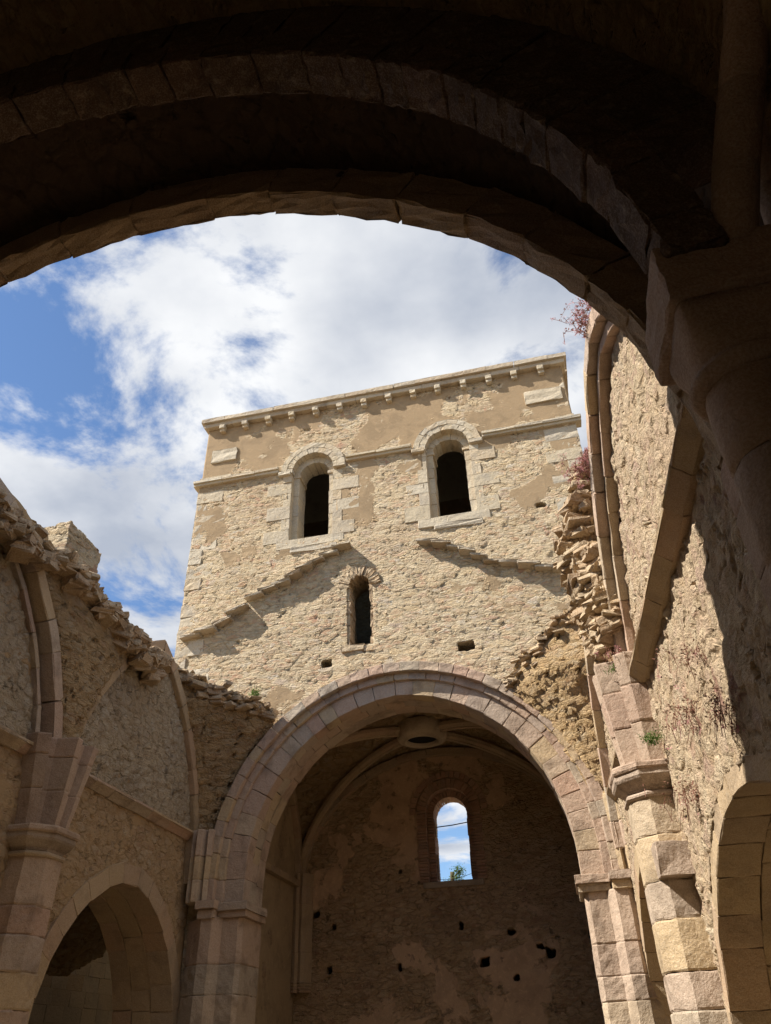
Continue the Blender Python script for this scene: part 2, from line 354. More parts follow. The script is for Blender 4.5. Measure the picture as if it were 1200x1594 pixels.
# --- wall slab with openings, snapped to its outline
def wall_slab(name, fr, u0, u1, z0, z1, res, sdf, thick, mat, parent, layers=3, smooth=True, warp=None):
    nu = int(round((u1-u0)/res)); nz = int(round((z1-z0)/res))
    u = np.linspace(u0, u1, nu+1); z = np.linspace(z0, z1, nz+1)
    U, Z = np.meshgrid(u, z, indexing='ij')
    cu = (U[:-1, :-1]+U[1:, 1:])/2; czz = (Z[:-1, :-1]+Z[1:, 1:])/2
    keep = sdf(cu, czz) > 0 if sdf is not None else np.ones_like(cu, bool)
    # snap vertices of the ragged border onto the zero line
    if sdf is not None:
        kp = np.zeros((nu+3, nz+3), bool); kp[1:-1, 1:-1] = False
        pad = np.zeros((nu+2, nz+2), int); pad[1:-1, 1:-1] = keep
        cnt = pad[:-1, :-1]+pad[1:, :-1]+pad[:-1, 1:]+pad[1:, 1:]
        bord = (cnt > 0) & (cnt < 4)
        e = 1e-3
        for _ in range(2):
            s = sdf(U, Z); gx = (sdf(U+e, Z)-sdf(U-e, Z))/(2*e); gz = (sdf(U, Z+e)-sdf(U, Z-e))/(2*e)
            g2 = np.maximum(gx*gx+gz*gz, 0.2)
            mv = bord & (np.abs(s) < res*1.2)
            U = np.where(mv, U-s*gx/g2, U); Z = np.where(mv, Z-s*gz/g2, Z)
    idx = -np.ones(U.shape, int); ii, jj = np.nonzero(keep)
    used = np.zeros(U.shape, bool)
    for a, b in ((0, 0), (1, 0), (0, 1), (1, 1)): used[ii+a, jj+b] = True
    idx[used] = np.arange(used.sum()); nv = int(used.sum())
    uu = U[used]; zz = Z[used]
    D = np.zeros_like(uu) if warp is None else warp(uu, zz)
    ds = [0.0]+[-thick*(k+1)/layers for k in range(layers)]
    V = np.concatenate([fr.p(uu, zz, D+d) for d in ds])
    a = idx[ii, jj]; b = idx[ii+1, jj]; c = idx[ii+1, jj+1]; d = idx[ii, jj+1]
    F = [np.stack([a, b, c, d], 1), np.stack([a, d, c, b], 1)+nv*layers]
    # border edges
    k = np.zeros((nu+2, nz+2), bool); k[1:-1, 1:-1] = keep
    def edges(mask, p, q):
        i2, j2 = np.nonzero(mask)
        return idx[i2+p[0], j2+p[1]], idx[i2+q[0], j2+q[1]]
    E = [edges(keep & ~k[1:-1, :-2], (0, 0), (1, 0)), edges(keep & ~k[1:-1, 2:], (1, 1), (0, 1)),
         edges(keep & ~k[:-2, 1:-1], (0, 1), (0, 0)), edges(keep & ~k[2:, 1:-1], (1, 0), (1, 1))]
    for p, q in E:
        for L in range(layers):
            F.append(np.stack([q+nv*L, p+nv*L, p+nv*(L+1), q+nv*(L+1)], 1))
    F = np.concatenate(F)
    # outward orientation: front faces must face N
    n0 = np.cross(fr.U, np.array([0, 0, 1.]))
    if n0 @ fr.N < 0: F = F[:, ::-1]
    return mk(name, V, F, mat, parent, smooth=smooth)

# --- rounded blocks
class Blocks:
    _t = [0, 1, 2, 3, 4]
    def __init__(s, n=5):
        s.V = []; s.F = []; s.T = []; s.nv = 0
        g = {}; vs = []
        for i in range(n):
            for j in range(n):
                for k in range(n):
                    if 0 in (i, j, k) or n-1 in (i, j, k): g[(i, j, k)] = len(vs); vs.append((i, j, k))
        s.ijk = np.array(vs); fs = []
        m = n-1
        for a in range(m):
            for b in range(m):
                fs += [[g[(a, b, 0)], g[(a, b+1, 0)], g[(a+1, b+1, 0)], g[(a+1, b, 0)]],
                       [g[(a, b, m)], g[(a+1, b, m)], g[(a+1, b+1, m)], g[(a, b+1, m)]],
                       [g[(0, a, b)], g[(0, a, b+1)], g[(0, a+1, b+1)], g[(0, a+1, b)]],
                       [g[(m, a, b)], g[(m, a+1, b)], g[(m, a+1, b+1)], g[(m, a, b+1)]],
                       [g[(a, 0, b)], g[(a+1, 0, b)], g[(a+1, 0, b+1)], g[(a, 0, b+1)]],
                       [g[(a, m, b)], g[(a, m, b+1)], g[(a+1, m, b+1)], g[(a+1, m, b)]]]
        s.fs = np.array(fs); s.n = n
    def hexa(s, C, r=0.025, jit=0.006, tint=None, gap=0.002):
        r = r*0.42; jit = jit*0.8
        """C: 8 corners, index = i*4+j*2+k"""
        C = np.asarray(C, float).reshape(2, 2, 2, 3)
        L = np.array([np.linalg.norm(C[1]-C[0], axis=-1).mean(), np.linalg.norm(C[:, 1]-C[:, 0], axis=-1).mean(), np.linalg.norm(C[:, :, 1]-C[:, :, 0], axis=-1).mean()])
        L = np.maximum(L, 1e-3); rr = np.minimum(r, L*0.46)
        n = s.n
        P = np.zeros((len(s.ijk), 3))
        for ax in range(3):
            ln = np.array([0, rr[ax]]+[rr[ax]+(L[ax]-2*rr[ax])*t for t in np.linspace(0, 1, n-2)[1:-1]]+[L[ax]-rr[ax], L[ax]])
            P[:, ax] = ln[s.ijk[:, ax]]
        q = np.clip(P, rr, L-rr); d = (P-q)/rr; dn = np.linalg.norm(d, axis=1, keepdims=True); P = q+d/np.maximum(dn, 1e-6)*rr*np.minimum(dn, 1)
        t = P/L; t = (t-0.5)*(1-2*np.minimum(gap/L, 0.1))+0.5
        w = lambda a, v: (1-v) if a == 0 else v
        Q = sum(C[i, j, k]*(w(i, t[:, 0])*w(j, t[:, 1])*w(k, t[:, 2]))[:, None] for i in (0, 1) for j in (0, 1) for k in (0, 1))
        ext = (s.ijk == 0).sum(1)+(s.ijk == n-1).sum(1); cm = Q.mean(0); chip = np.where((ext >= 2) & (RNG.random(len(Q)) < .14), RNG.uniform(.004, .022, len(Q)), 0)*min(1, L.min()/.3)
        dq = cm-Q; Q = Q+dq/np.maximum(np.linalg.norm(dq, axis=1, keepdims=True), 1e-6)*chip[:, None]
        Q = Q + RNG.normal(0, jit, Q.shape) + RNG.normal(0, jit*0.9, 3)
        s.V.append(Q); 
        e1, e2, e3 = C[1, 0, 0]-C[0, 0, 0], C[0, 1, 0]-C[0, 0, 0], C[0, 0, 1]-C[0, 0, 0]
        F = s.fs if np.dot(np.cross(e1, e2), e3) > 0 else s.fs[:, ::-1]
        s.F.append(F+s.nv); s.nv += len(Q)
        s.T.append(np.full(len(F), RNG.random() if tint is None else tint))
    def box(s, fr, u0, u1, z0, z1, d0, d1, **kw):
        C = [fr.p(u, z, d) for u in (u0, u1) for z in (z0, z1) for d in (d0, d1)]
        s.hexa(C, **kw)
    def build(s, name, mat, parent, smooth=False, label=None):
        return mk(name, np.concatenate(s.V), np.concatenate(s.F), mat, parent, tint=np.concatenate(s.T), smooth=smooth, label=label)

def arch_ring(B, fr, poly, t0, t1, d0, d1, step, var=0.25, chamfer=0.0, trim=None, **kw):
    P, Nn = poly
    seg = np.hypot(*np.diff(P, axis=0).T); s = np.concatenate([[0], np.cumsum(seg)]); L = s[-1]
    a = 0.0
    while a < L-1e-3:
        b = a+step*(1+random.uniform(-var, var))
        if L-b < step*0.5: b = L
        if trim and not trim(np.interp((a+b)/2, s, P[:, 0]), np.interp((a+b)/2, s, P[:, 1])):
            a = b; continue
        f = lambda x: (np.array([np.interp(x, s, P[:, 0]), np.interp(x, s, P[:, 1])]), np.array([np.interp(x, s, Nn[:, 0]), np.interp(x, s, Nn[:, 1])]))
        (pa, na), (pb, nb) = f(a), f(b)
        C = []
        for (p, nn) in ((pa, na), (pb, nb)):
            for k, t in enumerate((t0, t1)):
                for d in (d0, d1):
                    tt = t
                    C.append(fr.p(p[0]+nn[0]*tt, p[1]+nn[1]*tt, d))
        C = np.array(C).reshape(2, 2, 2, 3)
        B.hexa(C, **kw)
        a = b

# --- prism courses: polygon section in (u,d) swept upward, cut into courses
def prism(name, fr, section, zs, mat, parent, scalef=None, centre=(0, 0), shift=None, inset=0.014, sub=0.12, tints=None, seg=3, jit=0.0):
    """section: list of (u,d); zs: course joints; scalef(z)->(su,sd)"""
    S = []
    sec = np.array(section, float); nxt = np.roll(sec, -1, 0)
    for a, b in zip(sec, nxt):
        k = max(1, int(np.linalg.norm(b-a)/sub))
        for t in range(k): S.append(a+(b-a)*t/k)
    S = np.array(S); c = S.mean(0); n = len(S)
    V = []; F = []; T = []; nv = 0
    for z0, z1 in zip(zs[:-1], zs[1:]):
        hs = [(z0+0.002, inset), (z0+0.03, 0.0)]+[(z0+0.03+(z1-z0-0.06)*t, 0.0) for t in np.linspace(0, 1, seg+2)[1:-1]]+[(z1-0.03, 0.0), (z1-0.002, inset)]
        tint = RNG.random() if tints is None else random.choice(tints)
        off = RNG.normal(0, 0.006, 2)
        for z, ins in hs:
            su, sd = scalef(z) if scalef else (1, 1)
            Q = S.copy(); dv = Q-c; ln = np.linalg.norm(dv, axis=1, keepdims=True); Q = Q-dv/np.maximum(ln, 1e-6)*ins
            uu = centre[0]+Q[:, 0]*su+off[0]; dd = centre[1]+Q[:, 1]*sd+off[1]
            if shift: sh = shift(z); uu = uu+sh[0]; dd = dd+sh[1]
            P = fr.p(uu, z, dd)
            if jit: P = P+RNG.normal(0, jit, P.shape)
            V.append(P)
        m = len(hs)
        for i in range(m-1):
            for j in range(n):
                j2 = (j+1) % n
                F.append([nv+i*n+j, nv+i*n+j2, nv+(i+1)*n+j2, nv+(i+1)*n+j]); T.append(tint)
        F.append([nv+j for j in range(n)][::-1]); T.append(tint)
        F.append([nv+(m-1)*n+j for j in range(n)]); T.append(tint)
        nv += m*n
    return mk(name, np.concatenate(V), F, mat, parent, tint=T, smooth=False, recalc=True)

def tube(name, pts, r, mat, parent, k=10, joints=None, tints=None, smooth=True):
    """round moulding along a 3D polyline; joints = every how many metres a groove"""
    P = np.array(pts, float); seg = np.linalg.norm(np.diff(P, axis=0), axis=1); s = np.concatenate([[0], np.cumsum(seg)])
    L = s[-1]; xs = []
    if joints:
        a = 0
        while a < L:
            b = min(a+joints*random.uniform(.8, 1.2), L); xs += [(a+.001, .93, a), (a+.03, 1, a), ((a+b)/2, 1, a), (b-.03, 1, a), (b-.001, .93, a)]; a = b
    else:
        xs = [(x, 1, 0) for x in np.linspace(0, L, max(8, int(L/.15)))]
    V = []; F = []; T = []; idt = {}
    pprev = None
    for i, (x, sc, a) in enumerate(xs):
        p = np.array([np.interp(x, s, P[:, c]) for c in range(3)]); q = np.array([np.interp(min(x+.05, L), s, P[:, c]) for c in range(3)]); q0 = np.array([np.interp(max(x-.05, 0), s, P[:, c]) for c in range(3)])
        t = q-q0; t /= np.linalg.norm(t)
        up_ = np.array([0, 0, 1.]) if abs(t[2]) < .9 else np.array([0, 1., 0]); e1 = np.cross(t, up_); e1 /= np.linalg.norm(e1); e2 = np.cross(t, e1)
        if pprev is not None:
            e1 = pprev-t*(pprev@t); e1 /= np.linalg.norm(e1); e2 = np.cross(t, e1)
        pprev = e1
        for j in range(k):
            an = 2*math.pi*j/k; V.append(p+(e1*math.cos(an)+e2*math.sin(an))*r*sc)
        if i:
            idt.setdefault(a, random.random())
            for j in range(k):
                F.append([(i-1)*k+j, (i-1)*k+(j+1) % k, i*k+(j+1) % k, i*k+j]); T.append(idt[a])
    F.append(list(range(k))[::-1]); F.append([(len(xs)-1)*k+j for j in range(k)]); T += [.5, .5]
    return mk(name, V, F, mat, parent, tint=T, smooth=smooth, recalc=True)

def vnoise(x, y, seed=0):
    """smooth value noise, numpy"""
    x = np.asarray(x, float); y = np.asarray(y, float)
    xi = np.floor(x); yi = np.floor(y); fx = x-xi; fy = y-yi; fx = fx*fx*(3-2*fx); fy = fy*fy*(3-2*fy)
    h = lambda a, b: np.modf(np.abs(np.sin(a*127.1+b*311.7+seed*74.7)*43758.5453))[0]
    return (h(xi, yi)*(1-fx)+h(xi+1, yi)*fx)*(1-fy)+(h(xi, yi+1)*(1-fx)+h(xi+1, yi+1)*fx)*fy
def fbm(x, y, seed=0, o=4):
    return sum(vnoise(x*2**k, y*2**k, seed+k)*0.5**k for k in range(o))/1.9

# --- springer mass: the conoid of broken vault left standing on a wall
def conoid(name, fr, uc, zs, left, right, prot, ztop, mat, parent, nz=70, nt=60, seed=1, power=0.75, rag=0.35):
    """left(z), right(z): half widths on the wall each side of uc; prot(z): how far it stands out; ztop(u)"""
    t = np.linspace(0, 1, nt+1)
    V = []
    for i in range(nz+1):
        k = i/nz
        th = math.pi*t
        cs = np.cos(th); sn = np.sin(th)
        z0 = zs[0]+(zs[1]-zs[0])*k
        hw = np.where(cs > 0, left(z0), right(z0))
        u = uc-np.sign(cs)*np.abs(cs)**power*hw
        d = np.abs(sn)**power*prot(z0)
        zt = ztop(u, d)+(fbm(u*1.7, d*2.3, seed)-0.5)*rag*1.6
        z = np.minimum(z0, zt)
        d = d+(fbm(u*1.5+9, z*1.5, seed+5)-.5)*0.12
        V.append(fr.p(u, z, d-0.03))
    V = np.array(V); n = nt+1
    # cap rows going back to the wall centre
    capr = 8; RIMS[name+str(seed)] = V[-1].copy()
    topr = V[-1].copy(); ctr = fr.p(uc, zs[1], -0.25)
    rows = list(V)
    for c in range(1, capr+1):
        f = c/capr; r = topr*(1-f)+(topr.mean(0)*0.0+fr.p(np.linspace(0, 0, n)+uc, zs[1], -0.3))*f
        r[:, 2] = topr[:, 2]+(f*0.25)+(fbm(r[:, 0]*2, r[:, 1]*2, seed+3)-.5)*0.3*(1-0)
        rows.append(r)
    A = np.array(rows); m = len(rows)
    F = []
    I = np.arange(m*n).reshape(m, n)
    F = np.stack([I[:-1, :-1], I[:-1, 1:], I[1:, 1:], I[1:, :-1]], -1).reshape(-1, 4)
    V = A.reshape(-1, 3)
    # outward orientation check with a middle face
    a, b, c_, _ = V[F[len(F)//3]]
    j = (nz//2)*nt+nt//2; f = F[j]; nrm = np.cross(V[f[1]]-V[f[0]], V[f[3]]-V[f[0]])
    if nrm @ fr.N < 0: F = F[:, ::-1]
    return mk(name, V, F, mat, parent, smooth=True)

def rock(B, p, size, tint=None):
    """one broken stone: a jittered rounded block, randomly turned"""
    s = np.array(size)/2; R = np.array(Matrix.Rotation(random.uniform(-.8, .8), 3, 'Z') @ Matrix.Rotation(random.uniform(-.3, .3), 3, 'X') @ Matrix.Rotation(random.uniform(-.3, .3), 3, 'Y'))
    C = [np.array(p)+R@(np.array([i, j, k])*s*np.array([random.uniform(.65, 1.1) for _ in range(3)])) for i in (-1, 1) for j in (-1, 1) for k in (-1, 1)]
    B.hexa(C, r=min(size)*.5, jit=min(size)*0.10, tint=tint)

# ================================================================== SETTING
gv = [(-600, -600, 0), (600, -600, 0), (600, 600, 0), (-600, 600, 0)]
top('ground', gv, [[0, 1, 2, 3]], MT['ground'], kind='structure')

def boxmesh(name, x0, x1, y0, y1, z0, z1, mat, parent):
    V = [(x, y, z+G) for x in (x0, x1) for y in (y0, y1) for z in (z0, z1)]
    F = [[0, 1, 3, 2], [4, 6, 7, 5], [0, 4, 5, 1], [2, 3, 7, 6], [0, 2, 6, 4], [1, 5, 7, 3]]
    return mk(name, V, F, mat, parent, recalc=True)

# ================================================================== BELL TOWER
tower = thing('bell_tower', 'square stone bell tower with two round-headed windows standing over the pointed arch', 'tower', (-4.35, 20, 0))
AC = (-4.0, 4.0, 4.2, 4.4)                # chancel arch: axis, springing, half span, rise
AO = (-4.0, 4.05, 4.9, 4.95)              # outer rib
WIN = [(-6.83, 14.45, 17.4), (-1.92, 14.45, 17.4)]
HOLES = [(-6.33, -6.02, 9.62, 9.86), (-2.2, -1.72, 9.62, 9.88), (0.72, 1.02, 14.18, 14.36)]
def tower_sdf(u, z):
    s = arch_sdf(u, z, AC[0], AC[1], AC[2]+.25, AC[3]+.25, -3)
    for cx_, zs_, zp in WIN: s = np.minimum(s, arch_sdf(u, z, cx_, zp, .9, .9, zs_-.1))
    s = np.minimum(s, arch_sdf(u, z, -5.12, 12.25, .40, .42, 10.2))
    for h in HOLES: s = np.minimum(s, box_sdf(u, z, *h))
    return s
def tower_warp(u, z):
    und = (fbm(u*.5, z*.5, 3)-.5)*.12
    # below the old roof line the wall is rougher and stands a little back
    return np.where(z > 17.6, -0.07, 0)+und*(z < 14)+(fbm(u*1.3, z*2.2, 8)-.5)*.09*(z < 14.2)
wall_slab('wall', FRONT, -11.2, 2.5, -1.6, 20.35, 0.062, tower_sdf, 1.2, MT['tower'], tower, layers=5, warp=tower_warp)
boxmesh('side_wall', -11.15, -9.9, 21.2, 27.0, -1.6, 20.3, MT['tower'], tower)
boxmesh('side_wall', 1.7, 2.45, 21.2, 27.0, -1.6, 20.3, MT['tower'], tower)
boxmesh('rear_wall', -11.15, 2.45, 27.0, 28.2, 10.45, 20.3, MT['tower'], tower)
boxmesh('roof', -11.2, 2.5, 20.1, 28.3, 20.36, 20.62, MT['slab'], tower)
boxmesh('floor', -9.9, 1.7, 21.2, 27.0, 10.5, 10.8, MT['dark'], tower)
# cornice: two long moulded courses, the upper one projecting
B = Blocks()
u = -11.42
while u < 2.7:
    v = min(u+random.uniform(.8, 1.3), 2.74)
    if 2.74-v < .4: v = 2.74
    B.box(FRONT, u, v, 20.52, 20.72, -.5, .21, r=.03); u = v
u = -11.32
while u < 2.6:
    v = min(u+random.uniform(1.0, 1.6), 2.64)
    if 2.64-v < .4: v = 2.64
    B.box(FRONT, u, v, 20.32, 20.52, -.5, .11, r=.04, tint=random.uniform(.3, .9)); u = v
for s_, x in ((-1, -11.42), (1, 2.74)):       # returns along the sides
    y = 20.6
    while y < 28:
        C = [(X, Y, Z+G) for X in (x, x-s_*.4) for Y in (y, y+1.2) for Z in (20.52, 20.72)]
        B.hexa(C, r=.03); y += 1.2
B.build('cornice', MT['slab'], tower)
for i in range(14):
    cu = -10.55+i*(12.3/13)
    B = Blocks(); e = random.uniform(-.02, .02); B.box(FRONT, cu-.115+e, cu+.11+e, 20.14, 20.33, -.1, random.uniform(.14, .19), r=.04, tint=random.random()); B.box(FRONT, cu-.10+e, cu+.10+e, 20.02, 20.145, -.1, random.uniform(.05, .11), r=.04, tint=random.random())
    B.build('corbel', MT['pale'], tower)
# string course in three runs between the window hoods
for a, b in ((-11.4, -8.1), (-5.56, -3.17), (-.66, 2.72)):
    B = Blocks(); u = a
    while u < b-.01:
        v = min(u+random.uniform(.9, 1.3), b)
        if b-v < .4: v = b
        B.box(FRONT, u, v, 17.54, 17.66, -.3, .17, r=.03); B.box(FRONT, u, v, 17.44, 17.55, -.3, .10, r=.03); u = v
    B.build('string_course', MT['pale'], tower)
# windows: hood, stepped jambs, sill
for cx_, zs_, zp in WIN:
    root = None
    B = Blocks(); P = arch_poly(cx_, zp, .77, .77)
    arch_ring(B, FRONT, P, .24, .45, -.2, .03, .25, r=.015)
    for s_ in (-1, 1):
        B.box(FRONT, cx_+s_*1.25, cx_+s_*.8, zp-.14, zp+.02, -.2, .13, r=.03)
    root = B.build('window_surround', MT['pale'], tower)
    B = Blocks(); arch_ring(B, FRONT, P, 0, .25, -.30, .02, .21, r=.02); B.build('outer_order', MT['pale'], root)
    B = Blocks(); arch_ring(B, FRONT, arch_poly(cx_, zp-.05, .56, .56), 0, .30, -.95, -.26, .2, r=.02)
    for s_ in (-1, 1):
        z = zs_
        while z < zp-.15:
            z2 = min(z+random.uniform(.42, .7), zp-.1); 
            a, b = sorted((cx_+s_*.56, cx_+s_*.95)); B.box(FRONT, a, b, z, z2, -.95, -.26, r=.02); z = z2
        a, b = sorted((cx_+s_*.50, cx_+s_*.95)); B.box(FRONT, a, b, zp-.12, zp+.0, -.95, -.22, r=.03)
    B.build('inner_order', MT['pale'], root)
    for s_ in (-1, 1):
        B = Blocks(); z = zs_-.05; k = random.randint(0, 1)
        while z < zp-.14:
            z2 = min(z+random.uniform(.40, .62), zp-.12); wd = (.32, .86)[k % 2]*random.uniform(.85, 1.1)
            a, b = sorted((cx_+s_*.77, cx_+s_*(.77+wd))); B.box(FRONT, a, b, z, z2, -.30, random.uniform(-.02, .008), r=.02, jit=.005); z = z2; k += 1
        B.build('jamb', MT['pale'], root)
    B = Blocks(); B.box(FRONT, cx_-1.2, cx_-.2, zs_-.36, zs_+.0, -1.0, .0, r=.03, tint=.3, jit=.008); B.box(FRONT, cx_-.2, cx_+1.18, zs_-.34, zs_+.0, -1.0, -.01, r=.03, tint=.33, jit=.012)
    B.box(FRONT, cx_-.7, cx_+.9, zs_-.52, zs_-.33, -.3, .0, r=.05, tint=.5, jit=.02)
    B.build('sill', MT['pale'], root)
# corner quoins
B = Blocks(); 
for side in (-1, 1):
    z = 9.0; k = 0
    while z < 20.3:
        h = random.uniform(.36, .62); z2 = min(z+h, 20.32)
        if z < 17.6 < z2+.1: z2 = 17.45 if z < 17.3 else z2
        L = (random.uniform(.4, .7), random.uniform(.9, 1.35))[k % 2]; off = -.09 if z > 17.5 else 0
        x = -11.23 if side < 0 else 2.53
        if z > 17.5: x += .06*(-side)
        a, b = sorted((x, x-side*L)); B = Blocks(n=6); B.box(FRONT, a, b, z, z2, -random.uniform(.5, .9), off+random.uniform(-.03, .0), r=.03, jit=.008, gap=.004); B.build('quoin', MT['pale'], tower)
        z = z2; k += 1
# scattered larger ashlars bonded into the face
B = Blocks()
for (a, b, z0, z1) in ((-10.9, -9.9, 18.6, 19.2), (1.0, 2.3, 18.7, 19.3), (.9, 1.6, 15.6, 15.8), (-10.6, -9.6, 15.9, 16.5), (-3.8, -3.2, 14.6, 15.1), (-5.2, -4.7, 15.2, 15.6), (-9.8, -9.2, 14.9, 15.2), (1.3, 2.0, 16.5, 16.9), (1.2, 2.1, 15.0, 15.4), (-4.5, -3.9, 11.4, 11.6), (-10.4, -9.7, 13.3, 13.7), (-9.9, -9.3, 12.9, 13.15)):
    B = Blocks(n=6); B.box(FRONT, a, b, z0, z1, -.3, -.04, r=.03, jit=.012); B.build('bonded_ashlar', MT['pale'], tower)
# small middle window
B = Blocks()
for s_ in (-1, 1):
    z = 10.2
    while z < 12.2:
        z2 = min(z+random.uniform(.25, .45), 12.3); a, b = sorted((-5.12+s_*.33, -5.12+s_*(.40+random.uniform(.05, .2)))); B.box(FRONT, a, b, z, z2, -.6, -.05, r=.03, jit=.015); z = z2
arch_ring(B, FRONT, arch_poly(-5.12, 12.25, .36, .38), 0, .34, -.5, .02, .085, r=.012, jit=.02)
B.box(FRONT, -5.7, -5.0, 10.02, 10.22, -.9, .03, r=.03, jit=.015); B.box(FRONT, -5.0, -4.5, 10.0, 10.2, -.9, .0, r=.03, jit=.015)
B.build('slit_window', MT['frag'], tower)
# old roof lines: thin slabs stepping up the face
def scar(pts, name='roof_scar'):
    B = Blocks()
    for (a, b) in zip(pts[:-1], pts[1:]):
        L = math.hypot(b[0]-a[0], b[1]-a[1]); k = max(1, round(L/.50)); 
        for i in range(k):
            t0, t1 = i/k, (i+1)/k; u0_, z0_ = a[0]+(b[0]-a[0])*t0, a[1]+(b[1]-a[1])*t0; u1_, z1_ = a[0]+(b[0]-a[0])*t1, a[1]+(b[1]-a[1])*t1
            up_ = z1_ > z0_; th = random.uniform(.06, .10); pr_ = random.uniform(.20, .34)
            e = .1
            lo = min(z0_, z1_)+abs(z1_-z0_)*.5
            tilt = (z1_-z0_)*.30
            C = []
            for uu, zz in ((u0_-e*.5, lo-tilt), (u1_+e, lo+tilt)):
                for zt in (0, th):
                    for d in (-.25, pr_*random.uniform(.9, 1.1)):
                        C.append(FRONT.p(uu, zz+zt+.0, d))
            B.hexa(C, r=.02, jit=.018)
            if random.random() < .7:
                C = [c+np.array([random.uniform(-.1, .1), 0.0, th*.9]) for c in C]
                C = [c+(np.array([0, .09, 0]) if c[1] < 20 else 0) for c in C]
                B.hexa(C, r=.02, jit=.015)
    return B.build(name, MT['slab'], tower)
scar([(-10.95, 11.15), (-9.9, 11.35), (-8.95, 12.05)])
scar([(-8.85, 12.25), (-7.5, 12.75), (-6.4, 13.45), (-5.45, 13.75)])
scar([(-3.1, 13.5), (-2.2, 13.15), (-1.1, 12.45), (.9, 11.75), (1.7, 11.6)])

# ================================================================== CHANCEL ARCH
carch = thing('pointed_arch', 'wide pointed arch of pink granite blocks with an outer rib, opening into the shaded chancel', 'arch', (-4.0, 20, 0))
PI_ = arch_poly(AC[0], AC[1], AC[2], AC[3], zb=3.42)
B = Blocks(); 
arch_ring(B, FRONT, PI_, 0, .55, -.28, .16, .50, r=.04, gap=.003); B.build('inner_order', MT['granite'], carch)
B = Blocks(); arch_ring(B, FRONT, PI_, .02, .50, -.75, -.29, .52, r=.03); arch_ring(B, FRONT, PI_, .02, .5, -1.25, -.76, .6, r=.03); B.build('soffit', MT['granite'], carch)
PO_ = arch_poly(AO[0], AO[1], AO[2], AO[3], zb=3.42)
B = Blocks(); arch_ring(B, FRONT, PO_, .02, .30, -.1, .42, .48, r=.05); B.build('outer_rib', MT['granite'], carch)
B = Blocks(); arch_ring(B, FRONT, PO_, -.18, .04, -.1, .26, .52, r=.05); B.build('rib_moulding', MT['granite'], carch)
for s_ in (-1, 1):
    c_ = AC[0]
    # pier below the imposts
    zs_ = [-1.6]
    while zs_[-1] < 2.5: zs_.append(zs_[-1]+random.uniform(.42, .68))
    zs_[-1] = 3.1
    sec = [(0, -1.2), (0, .05), (.10, .16), (.52, .16), (.62, .30), (.70, .42), (.98, .42), (1.12, .30), (1.5, .0), (1.5, -1.2)]
    sec = [(c_+s_*(AC[2]+a), d) for a, d in sec]
    pier = prism('pier', FRONT, sec, zs_, MT['granite'], carch, jit=.004)
    B = Blocks()
    a, b = sorted((c_+s_*(AC[2]-.16), c_+s_*(AC[2]+.66))); B.box(FRONT, a, b, 3.24, 3.43, -1.2, .30, r=.03); B.box(FRONT, a+.04, b-.04, 3.08, 3.25, -1.2, .24, r=.05)
    a, b = sorted((c_+s_*(AC[2]+.60), c_+s_*(AC[2]+1.12))); B.box(FRONT, a, b, 3.26, 3.45, -.3, .56, r=.03); B.box(FRONT, a+.04, b-.04, 3.06, 3.27, -.3, .48, r=.06)
    B.build('impost', MT['granite'], carch)
    # fluted springer in the corner
    fl = [(0, 0), (0, .40), (.10, .46), (.17, .36), (.25, .50), (.36, .54), (.45, .42), (.52, .48), (.60, .34), (.66, 0)]
    fl = [(s_*a, d) for a, d in fl]
    prism('springer', FRONT, fl, [3.44, 3.95, 4.5, 5.15], MT['granite'], carch, scalef=lambda z: (1, 1+.16*(z-3.4)), centre=(c_+s_*(AC[2]+.88), 0), shift=lambda z, s_=s_: (-s_*.03*(z-3.4)**1.4, 0))

# ================================================================== CHANCEL
ch = thing('chancel', 'dim rib-vaulted chancel behind the pointed arch, with one brick-framed lancet in its end wall', 'chancel', (-4.0, 24, 0))
CH = [(-8.57, 4.09, .20, .13), (-7.92, 3.73, .11, .13), (-8.07, 2.48, .13, .11), (-5.78, 2.46, .13, .15), (-3.69, 3.5, .10, .13), (-3.04, 2.48, .24, .16), (-.99, 2.63, .2, .16), (-1.33, 2.8, .13, .1), (-2.11, 2.03, .1, .1), (-2.15, 3.25, .18, .09), (-5.6, 5.25, .07, .08), (.3, 3.0, .12, .14)]
def back_sdf(u, z):
    s = arch_sdf(u, z, -3.83, 7.0, .85, .85, 4.82)
    wob = (fbm(u*6, z*6, 4)-.5)*.16
    for a, b, hw, hh in CH: s = np.minimum(s, np.maximum(np.abs(u-a)-hw*.62, np.abs(z-b)-hh*.7)+wob)
    return s
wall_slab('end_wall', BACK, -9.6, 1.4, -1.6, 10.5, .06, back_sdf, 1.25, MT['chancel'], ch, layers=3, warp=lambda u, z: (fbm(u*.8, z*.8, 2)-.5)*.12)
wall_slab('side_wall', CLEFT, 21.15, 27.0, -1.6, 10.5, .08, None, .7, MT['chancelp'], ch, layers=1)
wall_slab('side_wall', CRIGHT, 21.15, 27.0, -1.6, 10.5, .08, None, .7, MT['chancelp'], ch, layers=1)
wall_slab('outer_skin', Frame((0, 28.3), (1, 0), (0, -1)), -9.6, 1.4, -1.6, 10.5, .12, lambda u, z: arch_sdf(u, z, -3.83, 7.0, .8, .8, 4.75), .2, MT['dark'], ch, layers=1)
